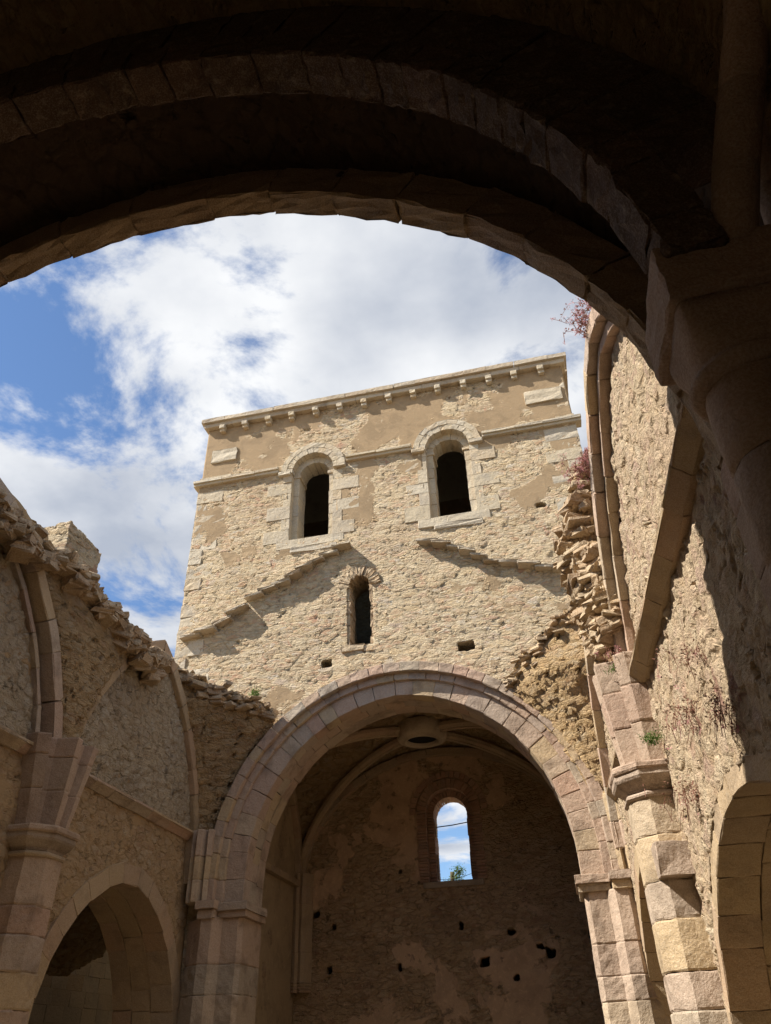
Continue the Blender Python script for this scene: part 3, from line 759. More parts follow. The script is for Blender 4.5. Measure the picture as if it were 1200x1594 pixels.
# lancet window
wcx, wz0, wzs, ww = -3.83, 4.82, 7.0, .58
PW = arch_poly(wcx, wzs, ww, ww)
B = Blocks(n=3); arch_ring(B, BACK, PW, .0, .27, -1.1, -.35, .085, r=.008, jit=.004, gap=.006); arch_ring(B, BACK, PW, .22, .55, -.4, .03, .088, r=.01, jit=.006, gap=.008); arch_ring(B, BACK, PW, .57, .80, -.2, .04, .09, r=.01, jit=.006, gap=.008)
for s_ in (-1, 1):
    z = wz0
    while z < wzs:
        z2 = z+.095
        for (a0, a1, d0, d1) in ((.0, .27, -1.1, -.35), (.22, .55, -.4, .03)):
            o = random.uniform(-.03, .03) if a1 > .3 else 0
            a, b = sorted((wcx+s_*(ww+a0), wcx+s_*(ww+a1+o))); B.box(BACK, a, b, z, z2, d0, d1, r=.01, jit=.005, gap=.008)
        z = z2
win = B.build('window', MT['brick'], ch)
B = Blocks(); B.box(BACK, wcx-1.0, wcx+1.0, wz0-.18, wz0+.0, -1.1, .05, r=.03); B.build('sill', MT['slab'], win)
for s_ in (-1, 1):
    for z0_, z1_ in ((5.0, 5.75), (6.3, 6.85)):
        B = Blocks(); a, b = sorted((wcx+s_*(ww-.03), wcx+s_*(ww+.1))); B.box(BACK, a, b, z0_, z1_, -.7, -.5, r=.02); B.build('jamb_stone', MT['granite'], win)
tube('tie_bar', [BACK.p(wcx-.7, 6.66, -.6), BACK.p(wcx, 6.69, -.6), BACK.p(wcx+.7, 6.76, -.6)], .018, MT['iron'], win, k=6)
tube('wire', [BACK.p(wcx-.7, 5.02, -.7), BACK.p(wcx-.2, 4.98, -.7), BACK.p(wcx+.2, 5.04, -.7), BACK.p(wcx+.7, 5.16, -.7)], .007, MT['iron'], win, k=5)
# vault webs
CW = (-9.22, 1.02, 21.15, 27.02); CCX, CCY = (CW[0]+CW[1])/2, (CW[2]+CW[3])/2
Zs, Hd, Hy, Hx = 4.9, 4.05, 4.35, 4.2
def severy(c0, c1, mid, hw_, name='vault_web'):
    V = []; n = 46; ms = 22
    th = np.linspace(0.02, math.pi/2, n)
    rows = []
    for cor in (c0, c1):
        rr = []
        for a in th:
            k = 1-math.cos(a); hf = hw_*math.sin(a); hd = Hd*math.sin(a)
            Fp = np.array([cor[0]+(mid[0]-cor[0])*k, cor[1]+(mid[1]-cor[1])*k, Zs+hf]); Dp = np.array([cor[0]+(CCX-cor[0])*k, cor[1]+(CCY-cor[1])*k, Zs+hd])
            s = np.linspace(0, 1, ms)[:, None]; r_ = Fp*(1-s)+Dp*s; r_[:, 2] += .10*np.sin(math.pi*s[:, 0])
            rr.append(r_)
        rows.append(np.array(rr))
    A = np.concatenate([rows[0], rows[1][::-1][1:]])
    m = A.shape[0]; I = np.arange(m*ms).reshape(m, ms)
    F = np.stack([I[:-1, :-1], I[:-1, 1:], I[1:, 1:], I[1:, :-1]], -1).reshape(-1, 4)
    V = A.reshape(-1, 3).copy(); V[:, 2] += G
    a, b, c_, d = V[F[len(F)//2]]; nn = np.cross(b-a, d-a)
    if nn[2] > 0: F = F[:, ::-1]
    nv = len(V); V2 = V.copy(); V2[:, 2] += .35
    return mk(name, np.concatenate([V, V2]), np.concatenate([F, F[:, ::-1]+nv]), MT['web'], ch, smooth=True)
c = [(CW[0], CW[2]), (CW[1], CW[2]), (CW[1], CW[3]), (CW[0], CW[3])]
severy(c[3], c[2], (CCX, CW[3]), Hy); severy(c[0], c[1], (CCX, CW[2]), Hy); severy(c[0], c[3], (CW[0], CCY), Hx); severy(c[1], c[2], (CW[1], CCY), Hx)
for cor in c:
    pts = []
    for a in np.linspace(0, math.pi/2*.915, 30):
        k = 1-math.cos(a); pts.append((cor[0]+(CCX-cor[0])*k, cor[1]+(CCY-cor[1])*k, Zs+Hd*math.sin(a)-.10+G))
    rb = tube('vault_rib', pts, .15, MT['arcade'], ch, k=8, joints=.55, smooth=False)
    tube('fillet', [(p[0], p[1], p[2]-.15) for p in pts], .055, MT['arcade'], rb, k=6)
for fr, cx_, hw_, h_, nm in ((BACK, CCX, 5.12, Hy, 'wall_rib'), (CLEFT, CCY, 2.93, Hx, 'wall_rib'), (CRIGHT, CCY, 2.93, Hx, 'wall_rib')):
    B = Blocks(); arch_ring(B, fr, arch_poly(cx_, Zs, hw_-.02, h_-.05), -.26, .0, -.05, .18, .6, r=.05); B.build(nm, MT['arcade'], ch)
# ring keystone with a flat black eye, the hollow's shade put into its colour
def revolve(name, prof, c, mat, parent, k=40, smooth=True, tint=None):
    V = []; n = len(prof)
    for j in range(k):
        a = 2*math.pi*j/k
        for r_, z in prof: V.append((c[0]+r_*math.cos(a), c[1]+r_*math.sin(a), c[2]+z))
    F = []; 
    for j in range(k):
        j2 = (j+1) % k
        for i in range(n-1): F.append([j*n+i, j2*n+i, j2*n+i+1, j*n+i+1])
    return mk(name, V, F, mat, parent, tint=[.5]*len(F) if tint is None else tint(len(F)), smooth=smooth, recalc=True)
ks = revolve('keystone_ring', [(.50, .6), (.50, .0), (.53, -.06), (.60, -.07), (.63, -.01), (.70, -.03), (.78, .0), (.82, .10), (.82, .5), (.50, .6)], (CCX, CCY, 8.55+G), MT['ring'], ch)
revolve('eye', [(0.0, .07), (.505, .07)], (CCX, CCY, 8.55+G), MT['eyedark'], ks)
# string courses and corner shafts inside
for fr in (CLEFT, CRIGHT):
    B = Blocks(); y = 21.3
    while y < 26.6:
        y2 = min(y+random.uniform(.7, 1.0), 26.7); B.box(fr, y, y2, 4.92, 5.12, -.1, .20, r=.04); y = y2
    B.build('string_course', MT['arcade'], ch)
for s_, cx_ in ((1, -9.2), (-1, 1.0)):
    sec = [(0, 0), (0, .38), (s_*.12, .44), (s_*.2, .34), (s_*.3, .4), (s_*.42, .3), (s_*.5, .16), (s_*.56, 0)]
    prism('wall_shaft', BACK, sec, [2.2, 3.0, 3.7, 4.4, 4.95, 5.35], MT['arcade'], ch, centre=(cx_, 0), inset=.006)
    prism('corbel', BACK, sec, [1.9, 1.98, 2.06, 2.14, 2.22], MT['arcade'], ch, centre=(cx_, 0), scalef=lambda z: (1.0+.10*(z-1.9), 1.0+.1*(z-1.9)), inset=.02)

# ================================================================== NAVE WALLS
def half_oct(hw_, d, ch_): return [(-hw_, -.3), (-hw_, d-ch_), (-hw_+ch_, d), (hw_-ch_, d), (hw_, d-ch_), (hw_, -.3)]
def pilaster(fr, uc, d, parent, red=False, zc=3.7):
    sec = half_oct(.50, d, .26)
    zs_ = [-1.6]
    while zs_[-1] < zc-1.0: zs_.append(zs_[-1]+random.uniform(.42, .66))
    zs_[-1] = zc-.42
    sh = prism('pilaster', fr, sec, zs_, MT['granite'], parent, centre=(uc, 0), jit=.004)
    # polygonal capital: necking, splayed bell, abacus
    n = 5; cap = prism('capital', fr, half_oct(.50, d, .26), [zc-.42, zc-.02], MT['granite'], sh, centre=(uc, 0),
        scalef=lambda z: (1.0+.38*max(0, min(1, (z-zc+.36)/.14))**1.0, 1.0+.30*max(0, min(1, (z-zc+.36)/.14))), seg=8, inset=.03)
    prism('necking', fr, half_oct(.55, d+.05, .28), [zc-.50, zc-.41], MT['granite'], sh, centre=(uc, 0), inset=.03)
    prism('abacus', fr, half_oct(.72, d+.20, .34), [zc-.12, zc], MT['granite'], sh, centre=(uc, 0), inset=.02)
    return sh
def springer(fr, uc, d, parent, zs_, grow=(.38, .26), mat='red'):
    fl = [(-.52, -.2), (-.52, .20), (-.44, .36), (-.36, .22), (-.28, .32), (-.22, .62), (-.12, .62), (-.07, .50), (.07, .50), (.12, .62), (.22, .62), (.28, .32), (.36, .22), (.44, .36), (.52, .20), (.52, -.2)]
    k = d/.6
    return prism('springer', fr, [(a, b*k) for a, b in fl], zs_, MT[mat], parent, centre=(uc, 0), scalef=lambda z: (1+grow[0]*(z-3.7)**1.15, 1+grow[1]*(z-3.7)), inset=.01, sub=.06)
def stringc(fr, a, b, z0_, z1_, d, parent, mat='granite'):
    """thin lip over a steep hollow underside"""
    B = Blocks(); y = a
    while y < b-.02:
        y2 = min(y+random.uniform(.75, 1.15), b); y2 = b if b-y2 < .4 else y2
        q = random.uniform(-.008, .008)
        C = [fr.p(uu, zz, dd) for uu in (y, y2) for (zz, e) in ((z0_, .15), (z1_-.055, .97)) for dd in (-.15, d*e+q)]
        B.hexa(C, r=.012, jit=.006)
        B.box(fr, y, y2, z1_-.058, z1_, -.15, d+q, r=.02, jit=.005); y = y2
    return B.build('string_course', MT[mat], parent)
def arcade(fr, cx_, cz_, w_, h_, parent, depth=1.55, t=.42, d1=.02):
    P = arch_poly(cx_, cz_, w_, h_, zb=-1.6); B = Blocks()
    arch_ring(B, fr, P, 0, t, -.55, d1, .62, r=.03, jit=.006); arch_ring(B, fr, P, .01, t, -1.05, -.56, .60, r=.02); arch_ring(B, fr, P, .01, t, -depth, -1.06, .66, r=.02)
    return B.build('arcade_arch', MT['arcade'], parent)

# ---- left
lw = thing('nave_wall', 'shaded left-hand nave wall with a broken top, a round-headed arch low in it and a grey rubble lunette above', 'wall', (-10.5, 13, 0))
LA = (17.0, .3, 2.85, 3.2)
def ltop(y): 
    return 9.12+(fbm(y*1.3, 0*y, 7)-.5)*.35+np.where(y < 11.6, .35*np.clip((11.6-y)*3, 0, 1), 0)
def lsdf(u, z):
    s = arch_sdf(u, z, LA[0], LA[1], LA[2]+.2, LA[3]+.2, -3)
    s = np.minimum(s, arch_sdf(u, z, 9.3, -.2, 3.0, 3.0, -3))
    return np.minimum(s, ltop(u)-z)
wall_slab('masonry', LEFT, 5.05, 20.0, -1.6, 10.0, .075, lsdf, 1.55, MT['left'], lw, layers=3, warp=lambda u, z: (fbm(u, z, 12)-.5)*.05)
LF = (16.5*1.0, 3.9, 3.15, 5.15)
wall_slab('lunette', LEFT, 13.2, 19.9, 5.1, 9.2, .07, lambda u, z: -arch_sdf(u, z, LF[0], LF[1], LF[2], LF[3], -9), .2, MT['lunette'], lw, layers=1, warp=lambda u, z: .09+(fbm(u*1.1, z*1.1, 13)-.5)*.10)
wall_slab('lunette', LEFT, 5.1, 12.8, 5.1, 9.2, .08, lambda u, z: -arch_sdf(u, z, 9.0, 4.0, 3.85, 5.2, -9), .2, MT['lunette'], lw, layers=1, warp=lambda u, z: .05+(fbm(u*1.1, z*1.1, 23)-.5)*.08)
arcade(LEFT, *LA, lw)
arcade(LEFT, 9.3, -.2, 2.8, 2.8, lw)
B = Blocks(); arch_ring(B, LEFT, arch_poly(*LF), -.04, .26, -.1, .20, .85, r=.05, gap=.004); B.build('wall_rib', MT['arcade'], lw)
B = Blocks(); arch_ring(B, LEFT, arch_poly(9.0, 4.0, 3.85, 5.2), -.04, .24, -.1, .34, .85, r=.05, gap=.004); arch_ring(B, LEFT, arch_poly(9.0, 4.0, 3.6, 4.95), -.02, .1, -.1, .12, .85, r=.03, gap=.004); B.build('wall_rib', MT['granite'], lw)
stringc(LEFT, 13.75, 19.55, 4.93, 5.13, .20, lw); stringc(LEFT, 5.1, 12.5, 4.93, 5.13, .20, lw)
pilaster(LEFT, 13.15, .56, lw)
springer(LEFT, 13.12, .56, lw, [3.7, 4.35, 4.95, 5.32])
def lprot(z): return np.interp(z, [3.7, 5.0, 6.0, 7.2, 8.3, 9.3], [.3, .50, .52, .55, .55, .5])
def wl(z): return np.maximum(13.12-(9.0+arch_x(z-4.0, 3.95, 5.3)), .3)
def wr(z): return np.maximum((LF[0]-arch_x(z-LF[1], LF[2]+.05, LF[3]+.1))-13.12, .3)
conoid('vault_fragment', LEFT, 13.12, (4.6, 9.6), wl, wr, lprot, lambda u, d: 9.05-.1*np.maximum(u-13.6, 0)-1.3*np.maximum(d-.1, 0), MT['web'], lw, seed=3)
# stump and taller broken wall behind the top
B = Blocks(n=5)
C = [(-9.98, 12.15), (-11.2, 12.15), (-9.98, 13.6), (-11.2, 13.6)]
C = [(-9.95, 12.25, 9.0), (-9.98, 12.2, 10.3), (-9.97, 13.6, 9.0), (-9.90, 13.62, 10.2), (-11.2, 12.1, 9.0), (-11.1, 12.1, 10.1), (-11.2, 13.5, 9.0), (-11.1, 13.4, 10.0)]
def rough_mass(name, lo, hi, n, mat, parent, seed, amp=.12, topf=None):
    """a dense lump of masonry between two corners, its faces ragged"""
    Bk = Blocks(n=n); l, h = lo, hi
    C_ = [(x, y, z+G) for x in (l[0], h[0]) for y in (l[1], h[1]) for z in (l[2], h[2])]
    Bk.hexa(C_, r=.06, jit=0, gap=0)
    V = np.concatenate(Bk.V)
    nn = np.stack([fbm(V[:, 0]*1.9+V[:, 2], V[:, 1]*1.9, seed)-.5, fbm(V[:, 1]*1.9, V[:, 2]*2.1+V[:, 0], seed+1)-.5, fbm(V[:, 0]*2.3, V[:, 1]*2.3, seed+2)-.5], 1)
    V = V+nn*amp
    if topf is not None: V = topf(V)
    return mk(name, V, np.concatenate(Bk.F), mat, parent, smooth=True)
rough_mass('broken_pier', (-11.2, 12.15, 8.9), (-9.95, 13.55, 10.30), 30, MT['tower'], lw, 5, amp=.16)
rough_mass('broken_parapet', (-11.2, 7.0, 8.9), (-10.0, 11.75, 9.62), 60, MT['web'], lw, 9, amp=.4)
rough_mass('broken_parapet', (-11.2, 13.6, 8.8), (-9.9, 19.9, 9.12), 60, MT['web'], lw, 19, amp=.3)

# ---- right
rw = thing('nave_wall', 'sunlit right-hand nave wall of rough rubble, seen steeply along its face, with a projecting arched rib at its top', 'wall', (2.2, 12, 0))
RA = (9.1*RK, -.6, 3.35, 2.85); RA2 = (17.0*RK, .2, 2.85, 3.0); RF = (9.0*RK, 4.0, 3.85, 5.25); RF2 = (16.5*RK, 3.9, 3.05, 5.1)
def rtop(y): return np.where(y < 11.4, 8.9+arch_h(y-RF[0], RF[2]+.4, RF[3]+.3)*.0+.25, 9.5)-np.where((y > 9.2) & (y < 11.6), (y-9.2)*.32, 0)+(fbm(y*1.5, 0*y, 31)-.5)*.2
def rsdf(u, z):
    s = np.minimum(arch_sdf(u, z, RA[0], RA[1], RA[2]+.2, RA[3]+.2, -3), arch_sdf(u, z, RA2[0], RA2[1], RA2[2]+.2, RA2[3]+.2, -3))
    return np.minimum(s, rtop(u)-z)
wall_slab('masonry', RIGHT, 5.0, 20.1, -1.6, 10.0, .055, rsdf, 1.6, MT['right'], rw, layers=3, warp=lambda u, z: (fbm(u, z, 14)-.5)*.10)
arcade(RIGHT, *RA, rw, t=.26, d1=-.02); arcade(RIGHT, *RA2, rw, t=.4)
B = Blocks(); arch_ring(B, RIGHT, arch_poly(*RF), -.05, .24, -.1, .30, .8, r=.05, gap=.004); arch_ring(B, RIGHT, arch_poly(RF[0], RF[1], RF[2]-.22, RF[3]-.22), -.02, .14, -.1, .13, .8, r=.03, gap=.004); B.build('wall_rib', MT['granite'], rw)
B = Blocks(); arch_ring(B, RIGHT, arch_poly(*RF2), -.05, .22, -.1, .2, .8, r=.05, gap=.004); B.build('wall_rib', MT['granite'], rw)
stringc(RIGHT, 5.0, 12.45, 4.94, 5.14, .22, rw, 'arcade'); stringc(RIGHT, 13.8, 19.6, 4.93, 5.13, .18, rw, 'arcade')
pilaster(RIGHT, 13.05*RK, .57, rw)
springer(RIGHT, 13.02*RK, .50, rw, [3.7, 4.35, 4.95, 5.5], grow=(.22, .20))
B = Blocks(); B.box(RIGHT, 12.35, 12.68, 2.06, 2.52, -.1, .42, r=.05, tint=.3, jit=.01); B.build('corbel_block', MT['granite'], rw)
def rprot(z): return np.interp(z, [3.7, 5.0, 5.8, 6.6, 7.4, 8.2, 9.0, 10.2], [.3, .4, .50, .62, .80, .88, .75, .35])
def rl(z): return np.maximum(13.05-(9.0+arch_x(z-RF[1], RF[2]+.1, RF[3]+.1)), .3)
def rr_(z): return np.maximum((16.5-arch_x(z-RF2[1], RF2[2]+.1, RF2[3]+.1))-13.05, .35)
conoid('vault_fragment', RIGHT, 13.05*RK, (4.9, 10.3), lambda z: np.minimum(rl(z), .75), lambda z: np.minimum(rr_(z), 1.6), rprot, lambda u, d: 10.1-1.9*np.maximum(d-.05, 0)-.12*np.maximum(u-13.4, 0), MT['broken'], rw, seed=5, rag=.3)
# loose broken web stones sticking out of the fragment
B = Blocks(n=4)
for i in range(230):
    z = random.uniform(5.9, 9.7); th = random.uniform(.15, .9)*math.pi
    pr_ = rprot(z); hw_ = .7 if th < math.pi/2 else 1.3
    uu = 13.05-math.copysign(abs(math.cos(th))**.75, math.cos(th))*hw_; dd = math.sin(th)**.75*pr_
    if z > 10.1-1.9*dd: continue
    rock(B, RIGHT.p(uu*RK, z, dd-.17).ravel(), (random.uniform(.22, .6), random.uniform(.25, .65), random.uniform(.10, .20)))
B.build('broken_web_stone', MT['frag'], rw)['kind'] = 'stuff'

# ---- vault remains in the two far corners
def corner_mass(name, wall, fy, X0, s_, z0_, z1_, ztopf, mat, parent, seed, sub=70, nt=46):
    """from the side wall (at X0) to the front wall: s_=+1 left corner, -1 right corner"""
    rows = []
    for i in range(sub+1):
        z = z0_+(z1_-z0_)*i/sub
        a = min(fy(z), 2.1); b = min(max(.12, AO[2]+.3+0-float(arch_x(np.array(z-AO[1]), AO[2]+.3, AO[3]+.3))+.5), 2.15 if s_ > 0 else 2.2)
        p0 = np.array([X0, 20-a]); p2 = np.array([X0+s_*b, 19.72]); p1 = np.array([X0+s_*b*.72, 20-a*.62])
        t = np.linspace(0, 1, nt)[:, None]; Q = (1-t)**2*p0+2*t*(1-t)*p1+t*t*p2
        zz = np.full(nt, z); zt = ztopf(Q[:, 0], Q[:, 1])+(fbm(Q[:, 0]*2, Q[:, 1]*2, seed)-.5)*.5
        zz = np.minimum(zz, zt); Q = Q+((fbm(Q[:, 0]*2+z, Q[:, 1]*2+z, seed+2)-.5)*.10)[:, None]
        rows.append(np.concatenate([Q, (zz+G)[:, None]], 1))
    lastr = rows[-1]; RIMS[name+str(seed)] = lastr.copy()
    for c_ in range(1, 7):
        f = c_/6; r_ = lastr.copy(); r_[:, 0] = r_[:, 0]*(1-f)+(X0-s_*.3)*f; r_[:, 1] = r_[:, 1]*(1-f)+20.2*f; r_[:, 2] += f*.3+(fbm(r_[:, 0]*3, r_[:, 1]*3, seed+4)-.5)*.2
        rows.append(r_)
    A = np.array(rows); m = len(rows); I = np.arange(m*nt).reshape(m, nt)
    F = np.stack([I[:-1, :-1], I[:-1, 1:], I[1:, 1:], I[1:, :-1]], -1).reshape(-1, 4); V = A.reshape(-1, 3)
    f = F[(sub//2)*(nt-1)+nt//2]; nn = np.cross(V[f[1]]-V[f[0]], V[f[3]]-V[f[0]])
    if nn @ np.array([s_, -1, 0]) < 0: F = F[:, ::-1]
    return mk(name, V, F, mat, parent, smooth=True)
corner_mass('vault_fragment', LEFT, lambda z: max(.2, 20-(LF[0]+float(arch_x(np.array(z-LF[1]), LF[2]+.05, LF[3]+.1)))), -9.75, 1, 4.9, 9.3, lambda x, y: 9.0-.36*(x+9.75), MT['web'], lw, 41)
corner_mass('vault_fragment', RIGHT, lambda z: max(.2, 20-(16.5+float(arch_x(np.array(z-RF2[1]), RF2[2]+.05, RF2[3]+.1)))), 1.3, -1, 4.9, 10.0, lambda x, y: 9.7-.62*(1.3-x), MT['web'], rw, 51)
# broken top course of those remains
def edge_stones(name, pts, parent, n, seed, size=(.35, .3, .10), spread=.12):
    random.seed(seed); Bk = Blocks(n=4); P = np.array(pts, float); s = np.concatenate([[0], np.cumsum(np.linalg.norm(np.diff(P, axis=0), axis=1))])
    for i in range(n):
        x = s[-1]*(i+random.random())/n; p = [np.interp(x, s, P[:, k])+random.gauss(0, spread) for k in range(3)]; p[2] += G
        rock(Bk, p, tuple(a*random.uniform(.6, 1.4) for a in size))
    o = Bk.build(name, MT['slab'], parent); o['kind'] = 'stuff'; return o
def rim_stones(key, parent, n, seed, size=(.42, .34, .11), fr=None):
    random.seed(seed); Bk = Blocks(n=4); P = RIMS[key]; s = np.concatenate([[0], np.cumsum(np.linalg.norm(np.diff(P, axis=0), axis=1))])
    for i in range(n):
        x = s[-1]*(i+random.random())/n; p = [np.interp(x, s, P[:, k])+random.gauss(0, .04) for k in range(3)]; p[2] += random.triangular(-.45, .08, -.02)
        rock(Bk, p, tuple(a*random.uniform(.6, 1.4) for a in size))
    o = Bk.build('broken_edge', MT['frag'], parent); o['kind'] = 'stuff'; return o
rim_stones('vault_fragment3', lw, 170, 5, size=(.5, .42, .17)); rim_stones('vault_fragment41', lw, 50, 6); rim_stones('vault_fragment51', rw, 36, 7, size=(.30, .26, .08))
# ================================================================== ROOMS BEHIND THE ARCHES
cp = thing('side_chapel', 'dark side room through the low left arch, squared blocks under broken rubble vault', 'chapel', (-13, 17, 0))
CPB = Frame((-14.6, 0), (0, 1), (1, 0))
B = Blocks(n=4); z = -1.6; 
while z < 4.2:
    y = 12.6-random.random()*.6
    while y < 26:
        y2 = y+random.uniform(.65, .95); B.box(CPB, y, y2, z, z+.40, -.3, 0, r=.02, jit=.004); y = y2
    z += .40
B.build('ashlar_wall', MT['pale'], cp)
boxmesh('end_wall', -15, -11.31, 26, 26.5, -1.6, 6, MT['arcade'], cp); boxmesh('end_wall', -15, -11.31, 12, 12.5, -1.6, 6, MT['arcade'], cp)
boxmesh('roof', -13.9, -11.0, 12, 26.5, 5.2, 5.6, MT['dark'], cp)  # stops short of the ashlar wall: added gap lets daylight in
CV = Frame((-14.1, 0), (0, 1), (1, 0))
def cvs(u, z): return z-(2.1+.16*np.abs(u-21)**1.6+(fbm(u*1.1, z*1.1, 6)-.5)*.9+np.clip(u-23.2, 0, 9)*3.5)
wall_slab('broken_vault', CV, 14, 25.9, 1.0, 5.3, .1, cvs, .35, MT['web'], cp, layers=2, warp=lambda u, z: (fbm(u*.7, z*.9, 9)-.5)*.9+np.clip(z-2.4, 0, 3)*.5)
al = thing('side_aisle', 'shaded stone room behind the arch in the right-hand wall', 'aisle', (5, 12, 0))
boxmesh('outer_wall', 6.0, 6.6, 4.0, 22, -1.6, 6, MT['arcade'], al); boxmesh('end_wall', 3.2, 6.0, 21.4, 22, -1.6, 6, MT['arcade'], al)
boxmesh('end_wall', 3.7, 6.0, 4.0, 4.4, -1.6, 6, MT['arcade'], al); boxmesh('roof', 3.0, 6.6, 4.0, 22, 6.0, 6.4, MT['dark'], al)

# ================================================================== NEAR VAULTED BAY
nb = thing('vaulted_bay', 'dark vaulted bay overhead in the foreground, its great round arch framing the sky', 'vault', (-4, 1, 0))
NF = Frame((0, 4.75), (1, 0), (0, -1))
NR, NZ, NCX = 5.62, 3.3, -4.0
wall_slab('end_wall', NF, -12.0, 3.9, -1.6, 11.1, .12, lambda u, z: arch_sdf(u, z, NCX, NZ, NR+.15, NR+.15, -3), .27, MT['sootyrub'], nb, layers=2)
NP = arch_poly(NCX, NZ, NR, NR, zb=-1.6)
B = Blocks(n=7); arch_ring(B, NF, NP, 0, .5, -.29, .02, .80, var=.4, r=.03, jit=.014, gap=.003); B.build('outer_order', MT['band'], nb)
NI = Frame((0, 2.92), (1, 0), (0, -1)); NR2 = 5.1
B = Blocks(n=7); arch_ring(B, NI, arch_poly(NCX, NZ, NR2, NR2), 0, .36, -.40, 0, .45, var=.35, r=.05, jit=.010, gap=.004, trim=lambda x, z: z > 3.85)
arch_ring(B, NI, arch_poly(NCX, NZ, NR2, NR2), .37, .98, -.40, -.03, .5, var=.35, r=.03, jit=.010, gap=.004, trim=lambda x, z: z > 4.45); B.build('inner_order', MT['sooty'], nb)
wall_slab('side_wall', RIGHT, -4.2, 4.45, -1.6, 5.2, .05, None, 1.5, MT['nearwall'], nb, layers=1, warp=lambda u, z: (fbm(u*1.3, z*1.3, 61)-.5)*.14)
wall_slab('side_wall', LEFT, -4.2, 4.45, -1.6, 5.2, .12, None, 1.5, MT['nearwall'], nb, layers=1)
wall_slab('rear_wall', Frame((0, -4.3), (1, 0), (0, 1)), -11.5, 4.2, -1.6, 12.4, .15, lambda u, z: arch_sdf(u, z, -4, 1.2, 1.25, 1.25, -3), .8, MT['nearwall'], nb, layers=1)  # unseen arched opening added to let light onto the vault web
# barrel web, its courses running with the axis of the nave
def barrel(name, y0, y1, w_, h_, cx_, cz_, zmin, mat, parent, thick=.6, res=.07):
    n = 260; a0 = math.asin(max(0, (zmin-cz_))/h_); th = np.linspace(a0, math.pi-a0, n); ny = int((y1-y0)/res)
    y = np.linspace(y0, y1, ny+1); T_, Y_ = np.meshgrid(th, y, indexing='ij')
    w = (fbm(T_*5, Y_*.6, 71)-.5)*.16
    mkp = lambda e: np.stack([cx_+(w_+e+w)*np.cos(T_), Y_, cz_+(h_+e+w)*np.sin(T_)+G], -1)
    A = mkp(0); B_ = mkp(thick); m, k = T_.shape; I = np.arange(m*k).reshape(m, k)
    F = np.stack([I[:-1, :-1], I[:-1, 1:], I[1:, 1:], I[1:, :-1]], -1).reshape(-1, 4)
    V = np.concatenate([A.reshape(-1, 3), B_.reshape(-1, 3)]); nv = m*k
    a, b, c_, d = V[F[len(F)//2]]; nn = np.cross(b-a, d-a)
    if nn[2] > 0: F = F[:, ::-1]
    return mk(name, V, np.concatenate([F, F[:, ::-1]+nv]), mat, parent, smooth=True)
barrel('vault_web', -4.3, 3.1, 6.0, 6.05, -3.85, 3.3, 3.5, MT['nearweb'], nb)
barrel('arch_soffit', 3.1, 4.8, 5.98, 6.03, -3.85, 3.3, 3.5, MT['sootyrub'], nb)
# engaged column with its capital
cc = (1.37, 3.33)
col = None
def rv_joint(name, zs_, r_, c, mat, parent):
    V = []; F = []; T = []; nv = 0; k = 48
    for a, b in zip(zs_[:-1], zs_[1:]):
        tt = RNG.random(); hs = [(a+.002, r_-.02), (a+.03, r_), (a+.03+(b-a-.06)*.33, r_+.003), (a+.03+(b-a-.06)*.66, r_+.003), (b-.03, r_), (b-.002, r_-.02)]
        for z, q in hs:
            for j in range(k):
                an = 2*math.pi*j/k; V.append((c[0]+q*math.cos(an), c[1]+q*math.sin(an), z+G))
        for i in range(len(hs)-1):
            for j in range(k):
                F.append([nv+i*k+j, nv+i*k+(j+1) % k, nv+(i+1)*k+(j+1) % k, nv+(i+1)*k+j]); T.append(tt)
        nv += len(hs)*k
    return mk(name, V, F, mat, parent, tint=T, smooth=True, recalc=True)
col = rv_joint('column', [-1.6, -1.0, -.4, .15, .75, 1.3, 1.85, 2.4, 2.92], .25, cc, MT['granite_d'], nb)
def bell(name, c, parent):
    """round below, squared with soft corners above"""
    V = []; k = 64; lv = [(2.90, .265, 0), (2.93, .30, 0), (2.965, .315, 0), (3.0, .30, 0), (3.02, .265, 0), (3.06, .262, 0), (3.12, .268, .15), (3.19, .278, .45), (3.26, .29, .8), (3.34, .30, 1), (3.41, .305, 1)]
    for z, r_, q in lv:
        for j in range(k):
            a = 2*math.pi*j/k; ca, sa = math.cos(a), math.sin(a); e = 2+8*q; rr = r_/((abs(ca)**e+abs(sa)**e)**(1/e)); V.append((c[0]+rr*ca, c[1]+rr*sa, z+G))
    F = [[i*k+j, i*k+(j+1) % k, (i+1)*k+(j+1) % k, (i+1)*k+j] for i in range(len(lv)-1) for j in range(k)]
    F.append([j for j in range(k)][::-1]); F.append([(len(lv)-1)*k+j for j in range(k)])
    return mk(name, V, F, MT['granite_d'], parent, tint=[.4]*len(F), smooth=True, recalc=True)
cap = bell('capital', cc, col)
B = Blocks(n=9); C = [(x, y, z+G) for x in (1.02, 2.25) for y in (2.98, 3.74) for z in (3.40, 3.86)]
B.hexa(C, r=.10, jit=.006, gap=0, tint=.3); B.build('abacus', MT['granite_d'], cap)
prism('responds', NF, [(1.50, .0), (1.50, 1.42), (2.4, 1.42), (2.4, .0)], [-1.6, -.9, -.2, .5, 1.2, 1.9, 2.5, 3.0, 3.41], MT['granite_d'], nb, sub=.3)
pts = [(1.50, 3.10, 3.80+G), (1.56, 2.98, 4.08+G), (1.64, 2.84, 4.35+G), (1.78, 2.60, 4.82+G), (1.9, 2.37, 5.21+G), (1.98, 1.9, 5.9+G), (1.93, 1.2, 6.6+G), (1.7, .3, 7.3+G)]
tube('vault_rib', pts, .135, MT['granite_d'], nb, k=24, joints=1.0)
